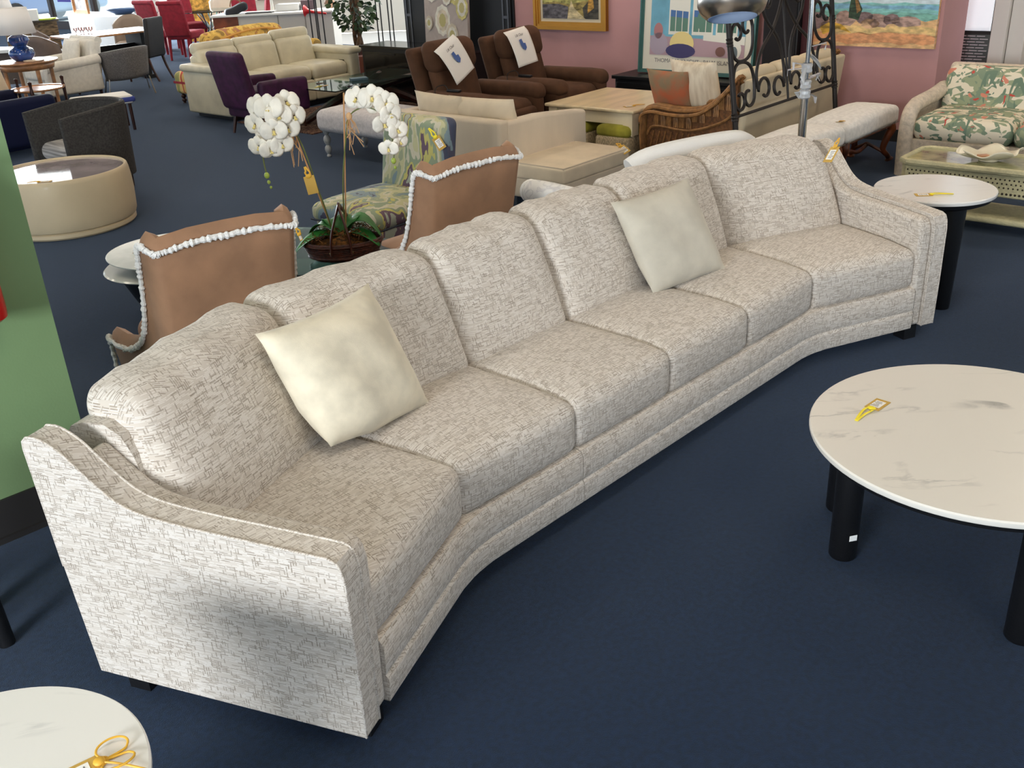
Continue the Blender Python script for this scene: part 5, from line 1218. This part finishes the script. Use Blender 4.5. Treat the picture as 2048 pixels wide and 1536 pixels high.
t = T('table_lamp', 'cobalt blue double-gourd ceramic lamp with white shade', 'lamp', (-6.22, 13.69, .706), 0); t.scale = (.93, .93, .93)
MB().lathe([(.10, 0), (.12, .01), (.165, .06), (.175, .10), (.155, .15), (.10, .18), (.085, .195), (.11, .22), (.14, .27), (.13, .315), (.08, .34), (.03, .35), (.02, .38)], 32).build('base', CER, t)
SHADE = M('white_lamp_shade', (236, 232, 228), .8)
MB().lathe([(.255, .36), (.20, .70)], 40, cap=False).build('lamp_shade', SHADE, t, solid=.004)
CHST = M('woven_chest', (116, 96, 72), .7, var=(26, .4), stretch=(.4, .4, 1.5), bump=(50, .5))
t = T('chest', 'tall woven chest of drawers in front of the storefront', 'chest', (-8.05, 18.3, 0), 25)
MB().box((0, 0, .45), (.85, .5, .86)).build('body', CHST, t, bevel=.01); MB().box((0, 0, .895), (.92, .56, .03)).build('top', M('chest_top', (92, 80, 66), .4), t)
for k in range(4): d_ = MB().box((0, -.255, .15 + .2 * k), (.78, .02, .17)).build('drawer', CHST, t); MB().box((0, -.272, .15 + .2 * k), (.16, .015, .02)).build('handle', BLACKM, d_)
t = T('table_lamp', 'white shaded lamp at the very top left on the woven chest', 'lamp', (-8.42, 18.15, .912), 0)
MB().lathe([(.07, 0), (.09, .02), (.03, .05), (.05, .14), (.02, .2)], 20).build('base', SHADE, t); MB().lathe([(.20, .16), (.15, .46)], 30, cap=False).build('lamp_shade', SHADE, t, solid=.004)
o = MB().rbox((0, 0, .09), (.36, .30, .18), .01).build('box', M('white_box', (236, 236, 232), .8)); o.location = (-7.98, 18.1, .912); o.rotation_euler = (0, 0, R(20)); tag(o, 'white box on top of the woven chest', 'box')
o = MB().rbox((0, 0, .012), (.2, .26, .024), .004).build('folder', M('lime_folder', (206, 226, 70), .6)); o.location = (-7.68, 18.2, .912); tag(o, 'lime green folder on the corner of the woven chest', 'folder')
t = T('console_table', 'long white-edged table behind the blue lamp', 'table', (-8.25, 16.5, 0), 4)
MB().box((0, 0, .60), (2.4, .55, .05)).build('tabletop', M('white_lacquer', (230, 234, 232), .25), t, bevel=.004); MB().box((0, .05, .33), (2.2, .4, .48)).build('cabinet', M('grey_umber', (92, 80, 72), .6), t)
for x in (-1.12, 1.12): MB().box((x, 0, .29), (.05, .5, .575)).build('leg', CHROME, t)
WDX = M('orange_box_wood', (196, 138, 88), .5, var=(9, .15))
o = MB().rbox((0, 0, .05), (.36, .26, .10), .006).build('wooden_box', WDX); o.location = (-7.2, 16.45, .626); tag(o, 'small orange wooden box behind the white armchair', 'box')

# ---------------------------------------------------------------- red chairs round the glass dining table
REDF = M('red_fabric', (150, 34, 50), .8, var=(14, .1), bump=(150, .15), sheen=.3)
t = T('parsons_chair', 'red high-back dining chair, nearest and squarely seen from behind', 'chair', (-5.78, 19.6, 0), 165, 'red dining chairs')
bx(t, 'backrest', (0, .24, .72), (.50, .09, .60), .035, REDF, lean(.17, -.3)); MB().tube([(-.25, .36, 1.01), (.25, .36, 1.01)], .04, 12).build('back_roll', REDF, t)
bx(t, 'seat', (0, -.02, .43), (.52, .52, .14), .04, REDF)
for x in (-.20, .20):
    for y in (-.21, .24): MB().tube([(x, y + (.05 if y > 0 else 0), 0), (x, y, .38)], [.022, .032], 10).build('leg', REDF, t)
dup(t, (-6.38, 20.2, 0), 150, 'red high-back dining chair standing left of the nearest one')
dup(t, (-6.2, 21.55, 0), 47, 'red high-back dining chair farthest left behind the others')
dup(t, (-4.72, 20.75, 0), 285, 'red high-back dining chair on the counter side of the glass table')
dup(t, (-5.05, 21.65, 0), 20, 'red high-back dining chair across the glass table')
t = T('dining_table', 'round glass dining table on splayed chrome rods among the red chairs', 'dining table', (-5.62, 20.95, 0), 0)
MB().lathe([(0, .735), (.58, .735), (.585, .742), (.58, .75), (0, .75)], 48).build('glass_top', GLASSG, t)
for k in range(8):
    a = 2 * math.pi * k / 8; MB().tube([(.28 * math.cos(a), .28 * math.sin(a), 0), (.07 * math.cos(a + .6), .07 * math.sin(a + .6), .4), (.26 * math.cos(a + 1.2), .26 * math.sin(a + 1.2), .735)], .014, 8).build('leg', CHROME, t)
tub((-5.65, 22.1), 0, 'white rounded chair beyond the glass dining table', M('white_shell', (226, 218, 200), .6), .55, .98)
STK = M('mustard_upholstery', (196, 150, 70), .85, var=(12, .3))
t = T('cabinet', 'mustard and dark shelf unit beyond the red chairs', 'cabinet', (-6.2, 23.2, 0), 10)
MB().box((0, 0, .6), (1.0, .4, 1.2)).build('body', STK, t); 
for z in (.3, .62, .9): MB().box((0, -.21, z), (.96, .02, .05)).build('shelf', WOODD, t)

# ---------------------------------------------------------------- counter, yellow sofa, ficus, back wall
t = T('reception_counter', 'white reception counter with a brown wooden end panel', 'counter', (-3.95, 19.25, 0), -4)
MB().box((.22, 0, .37), (1.75, .6, .74)).build('body', M('counter_grey_white', (206, 202, 194), .6), t); MB().box((0, -.02, .755), (2.25, .72, .035)).build('worktop', M('counter_top', (232, 232, 228), .3), t, bevel=.004)
MB().box((-.86, -.02, .37), (.45, .62, .735)).build('end_panel', M('rust_wood', (128, 66, 40), .45, var=(5, .2)), t)
for x in (.1, .6): MB().box((x, -.302, .37), (.02, .01, .7)).build('seam', M('seam_grey', (150, 146, 138), .7), t)
CT = .7725
t = T('bag', 'black bag slumped on the brown end of the counter', 'bag', (-4.65, 19.15, CT), 20)
MB().rbox((0, 0, .07), (.42, .26, .15), .06, lambda p: (p.x, p.y, p.z + .05 * math.sin(9 * p.x))).build('body', M('black_nylon', (26, 28, 34), .5), t); MB().tube(spline([(-.1, 0, .13), (-.05, .02, .24), (.08, .02, .22), (.12, 0, .12)], 5), .012, 6).build('handle', M('tan_strap', (150, 116, 80), .6), t)
t = T('monitor', 'white monitor stand on the counter', 'monitor', (-4.02, 19.3, CT), 0)
MB().lathe([(.12, 0), (.11, .012), (.03, .02), (.025, .2)], 20).build('stand', WHITEP, t); MB().rbox((0, .0, .38), (.5, .04, .36), .01).build('screen', M('dark_screen', (40, 44, 52), .2), t)
o = MB().rbox((0, 0, .06), (.42, .3, .12), .015).build('printer', M('printer_grey', (196, 196, 194), .5)); o.location = (-3.72, 19.3, CT); tag(o, 'pale grey printer on the counter', 'printer')
o = MB().rbox((0, 0, .01), (.5, .16, .02), .006).build('keyboard', M('dark_keys', (60, 62, 66), .6)); o.location = (-4.2, 19.02, CT); o.rotation_euler = (0, 0, R(-6)); tag(o, 'dark keyboard on the counter edge', 'keyboard')
o = MB().rbox((0, 0, .08), (.24, .2, .16), .006).build('carton', M('mauve_carton', (84, 68, 74), .7)); o.location = (-3.36, 19.35, CT); tag(o, 'dark mauve box on the counter', 'box')
o = MB().rbox((0, 0, .006), (.3, .2, .012), .003).build('paper_stack', PAPER); o.location = (-3.08, 19.1, CT); tag(o, 'flat stack of papers on the right of the counter', 'paper')
t = T('potted_vase', 'brown and cream vase on the right end of the counter', 'vase', (-2.98, 19.4, CT), 0)
MB().lathe([(.06, 0), (.09, .04), (.10, .10), (.06, .16), (.08, .2), (.1, .26)], 20).build('body', M('cream_brown_glaze', (150, 116, 92), .4, var=(8, .3)), t)
RDH = M('red_horn', (186, 30, 34), .35)
t = T('horn_ornament', 'red horn-shaped ornament on a thin stand before the counter', 'ornament', (-3.12, 18.55, 0), -8)
MB().tube([(-.19, 0, .80), (-.17, 0, .80), (-.14, 0, .795), (-.08, 0, .785), (.02, 0, .765), (.2, 0, .74)], [.10, .08, .05, .028, .02, .016], 16).build('horn', RDH, t)
MB().tube([(0, 0, 0), (0, 0, .77)], .008, 6).lathe([(0, 0), (.1, 0), (.1, .012), (0, .014)], 16).build('stand', BLACKM, t)
BOT = M('sauce_bottle', (196, 150, 96), .3, var=(20, .2))
def bottle(x, y, label):
    t = T('bottle', label, 'bottle', (x, y, 0), 0, 'tall bottles by the counter end')
    MB().lathe([(.05, 0), (.065, .01), (.07, .26), (.06, .32), (.028, .40), (.024, .52)], 16).build('body', BOT, t); MB().ball((0, 0, .55), (.03, .03, .035), 10).build('stopper', M('cream_stopper', (224, 214, 200), .4), t)
bottle(-4.80, 18.7, 'tall tan bottle with round cream stopper left of the yellow sofa'); bottle(-4.62, 18.75, 'tall tan bottle with cream stopper touching the yellow sofa back')
YEL = ramp_pattern('yellow_floral', [(0, (150, 120, 66)), (.38, (206, 166, 84)), (.5, (222, 184, 96)), (.6, (190, 140, 70)), (.66, (176, 120, 92))], 6, rough=.85, distort=1.2)
t = T('floral_sofa', 'yellow floral sofa back showing behind the leather sofa', 'sofa', (-3.45, 15.35, 0), 58)
bx(t, 'backrest', (0, .30, .55), (1.62, .22, .60), .10, YEL, lambda p: (p.x, p.y + .2 * p.z, p.z - .05 * (p.x / .8) ** 4))
for k, x in enumerate((-.38, .38)): bx(t, 'seat_cushion', (x, -.08, .40), (.74, .68, .18), .07, YEL)
for x in (-.78, .78): bx(t, 'arm', (x, -.06, .36), (.2, .8, .46), .09, YEL)
bx(t, 'base', (0, 0, .18), (1.6, .8, .24), .03, YEL)
MB().tube(spline([(-.8, .2, .66), (-.3, .2, .76), (.3, .2, .79), (.8, .2, .70)], 6), .016, 6).build('piping', M('ochre_piping', (206, 150, 70), .7), t)
PAT = ramp_pattern('stripe_patchwork', [(0, (196, 164, 96)), (.40, (208, 176, 110)), (.47, (186, 70, 60)), (.53, (214, 184, 120)), (.60, (150, 150, 96)), (.66, (206, 150, 90))], 5, (1, 1, .2), distort=.4)
t = T('ottoman', 'patterned yellow and red ottoman by the left arm of the leather sofa', 'ottoman', (-4.02, 14.1, 0), 48)
bx(t, 'body', (0, 0, .27), (.62, .5, .28), .06, PAT, crown(.03, (.31, .25))); MB().box((0, 0, .285), (.625, .505, .03)).build('red_band', REDF, t)
for x in (-.24, .24):
    for y in (-.18, .18): turned(t, x, y, .15, WOODD, .034)

FIC = M('ficus_leaf', (58, 78, 46), .5, var=(3, .25)); BARK = M('ficus_bark', (96, 72, 52), .9, var=(20, .3))
t = T('ficus_tree', 'potted ficus tree with braided trunk behind the leather sofa', 'tree', (-2.16, 16.6, 0), 0)
MB().lathe([(.13, 0), (.18, .02), (.2, .3), (.21, .33), (.18, .33), (.17, .29), (0, .29)], 28).build('pot', M('terracotta_dark', (70, 40, 30), .7), t)
for ph in (0, 2.1, 4.2): MB().tube([(.05 * math.cos(ph + z * 5), .05 * math.sin(ph + z * 5), .28 + z) for z in [i * .06 for i in range(22)]], .034, 8).build('trunk', BARK, t)
lv = MB(); rr = random.Random(77)
for i in range(620):
    z = rr.uniform(.62, 2.0); rad = .42 * math.sin(math.pi * min(1, (z - .45) / 1.7)) ** .6; a = rr.uniform(0, 6.28); r_ = rad * math.sqrt(rr.uniform(.12, 1))
    c_ = Vector((r_ * math.cos(a), r_ * math.sin(a), z)); d = Vector((math.cos(a) + rr.uniform(-.8, .8), math.sin(a) + rr.uniform(-.8, .8), rr.uniform(-1.3, .2))).normalized(); s_ = d.cross(Vector((rr.uniform(-1, 1), rr.uniform(-1, 1), 1))).normalized(); L = rr.uniform(.075, .12); W = L * .34
    lv.add([c_, c_ + d * L * .35 + s_ * W, c_ + d * L * .75 + s_ * W * .7, c_ + d * L, c_ + d * L * .75 - s_ * W * .7, c_ + d * L * .35 - s_ * W], [(0, 1, 2, 3), (0, 3, 4, 5)])
    if i % 14 == 0: lv.tube([(.02 * math.cos(a), .02 * math.sin(a), z - .15), tuple(c_)], .006, 4)
o = lv.build('foliage', FIC, t, fix=False); o['kind'] = 'stuff'
t = T('etagere', 'thin black iron etagere frame around the ficus', 'rack', (-2.35, 17.9, 0), -5)
for x in (-.72, -.60, .42, .62):
    for y in (-.18, .18): MB().tube([(x, y, 0), (x, y, 2.1)], .012, 6).build('post', BLACKM, t)
for z in (.1, 2.08): MB().box((-.05, 0, z), (1.36, .38, .02)).build('shelf', BLACKM, t)
o = MB().rbox((0, 0, .17), (.62, .4, .34), .01).build('mahogany_box', M('mahogany', (92, 38, 24), .4)); o.location = (-1.72, 15.55, 0); o.rotation_euler = (0, 0, R(45)); tag(o, 'reddish wooden chest left of the black media stand', 'chest')

WPAN = M('panel_white', (206, 202, 192), .7)
o = MB().box((0, .06, 1.75), (5.4, .12, 3.5)).build('wall_office', WPAN); o.location = (-2.8, 23.0, 0); o.rotation_euler = (0, 0, R(-6)); S(o, 'white panelled wall behind the counter')
pm = MB(); pm.box((0, -.02, .78), (5.4, .04, .05)); 
for x in (-2.1, -1.3, -.5, .3, 1.1, 1.9): pm.box((x, -.008, .4), (.02, .016, .72))
o = pm.build('trim_2', M('trim_white', (226, 222, 212), .6)); o.location = (-2.8, 23.0, 0); o.rotation_euler = (0, 0, R(-6)); S(o, 'white dado rail')

# storefront glass, mullions and the sunlit outside
SF = T('storefront', 'glazed shop front with dark mullions at the far left', 'shop front', (*UV(13.2, 25.2), 0), -42.5); SF['kind'] = 'structure'; SF.name = 'window_2'
DKM = M('dark_mullion', (62, 48, 46), .5)
for x in (-3.2, -1.75, -.8, 2.2): MB().box((x, 0, 1.6), (.16, .12, 3.2)).build('mullion', DKM, SF)
MB().box((-.5, 0, .1), (7.4, .14, .2)).build('sill', DKM, SF); MB().box((-.5, 0, 3.25), (7.4, .14, .3)).build('head', DKM, SF)
for x, w_ in ((-2.48, 1.3), (-1.27, .80), (.7, 2.85)): MB().box((x, 0, 1.65), (w_, .008, 2.9)).build('pane', GLASS, SF)
gr = MB().box((0, 0, -.07), (90, 40, .08)).build('ground', M('sunlit_concrete', (214, 210, 204), .9)); gr.location = (*UV(33.3, 20), 0); gr.rotation_euler = (0, 0, R(-42.5)); S(gr, 'sunlit pavement outside')
def car(loc, rz, m, label):
    t = T('car', label, 'car', (*loc, -.03), rz)
    bx(t, 'body', (0, 0, .55), (4.3, 1.7, .60), .18, m); bx(t, 'cabin', (-.15, 0, 1.05), (2.3, 1.45, .55), .2, M('car_glass', (60, 72, 84), .1), lambda p: (p.x * (1 - .35 * max(0, p.z)), p.y, p.z))
    for x in (-1.3, 1.35):
        for y in (-.8, .8): MB().cyl((x, y - .1, .32), (x, y + .1, .32), .32, seg=20).build('wheel', BLACK, t)
car((-14.0, 32.5), 60, M('car_silver_blue', (120, 140, 170), .3, .4), 'silver blue car parked outside the storefront')
POST = M('window_poster_purple', (96, 88, 190), .6)
o = MB().box((0, 0, 1.3), (.9, .01, 1.2)).build('window_poster', POST); o.location = (*UV(13.1, 27.3), 0); o.rotation_euler = (0, 0, R(-42.5)); tag(o, 'purple poster hanging in the shop window', 'poster')
t = T('display_table', 'white cloth covered display table in front of the shop window', 'table', (-7.5, 21.68, 0), -30)
MB().rbox((0, 0, .36), (1.2, .8, .72), .03).build('tablecloth', M('white_cloth', (240, 240, 238), .9), t)
o = MB().lathe([(0, 0), (.12, 0), (.26, .09), (.27, .11), (.25, .10), (.1, .02), (0, .02)], 32).build('bowl', M('navy_glaze', (40, 70, 110), .2)); o.location = (-7.55, 21.6, .722); o.scale = (1.3, .8, 1); tag(o, 'wide navy blue bowl on the white display table', 'bowl')
o = MB().rbox((0, 0, .2), (.6, .1, .4), .02).build('white_box', PAPER); o.location = (-7.1, 21.7, .722); o.rotation_euler = (0, 0, R(-20)); tag(o, 'white upright box on the display table by the red chairs', 'box')
picture('leaning_picture', 'small wood framed picture standing by the shop window', 0, .62, .0, .8, 0, .07, WDX, [M('art_grey', (170, 160, 156), .6, var=(5, .3)), M('art_red', (196, 70, 60), .6)], lambda p, iw, ih, z0, y: (quad(p, 0, [(-iw, z0), (iw, z0), (iw, z0 + ih), (-iw, z0 + ih)], y), quad(p, 1, [(iw * .3, z0 + ih * .3), (iw * .8, z0 + ih * .3), (iw * .8, z0 + ih * .8), (iw * .3, z0 + ih * .8)], y - .001)), .02, PAPER)
pic = [o for o in bpy.data.objects if o.name.startswith('leaning_picture')][0]; pic.location = (-8.6, 22.2, .74)
t = T('pedestal', 'white pedestal under the small wood framed picture', 'pedestal', (-8.55, 22.35, 0), -38)
MB().box((0, 0, .37), (.8, .5, .74)).build('body', PAPER, t)
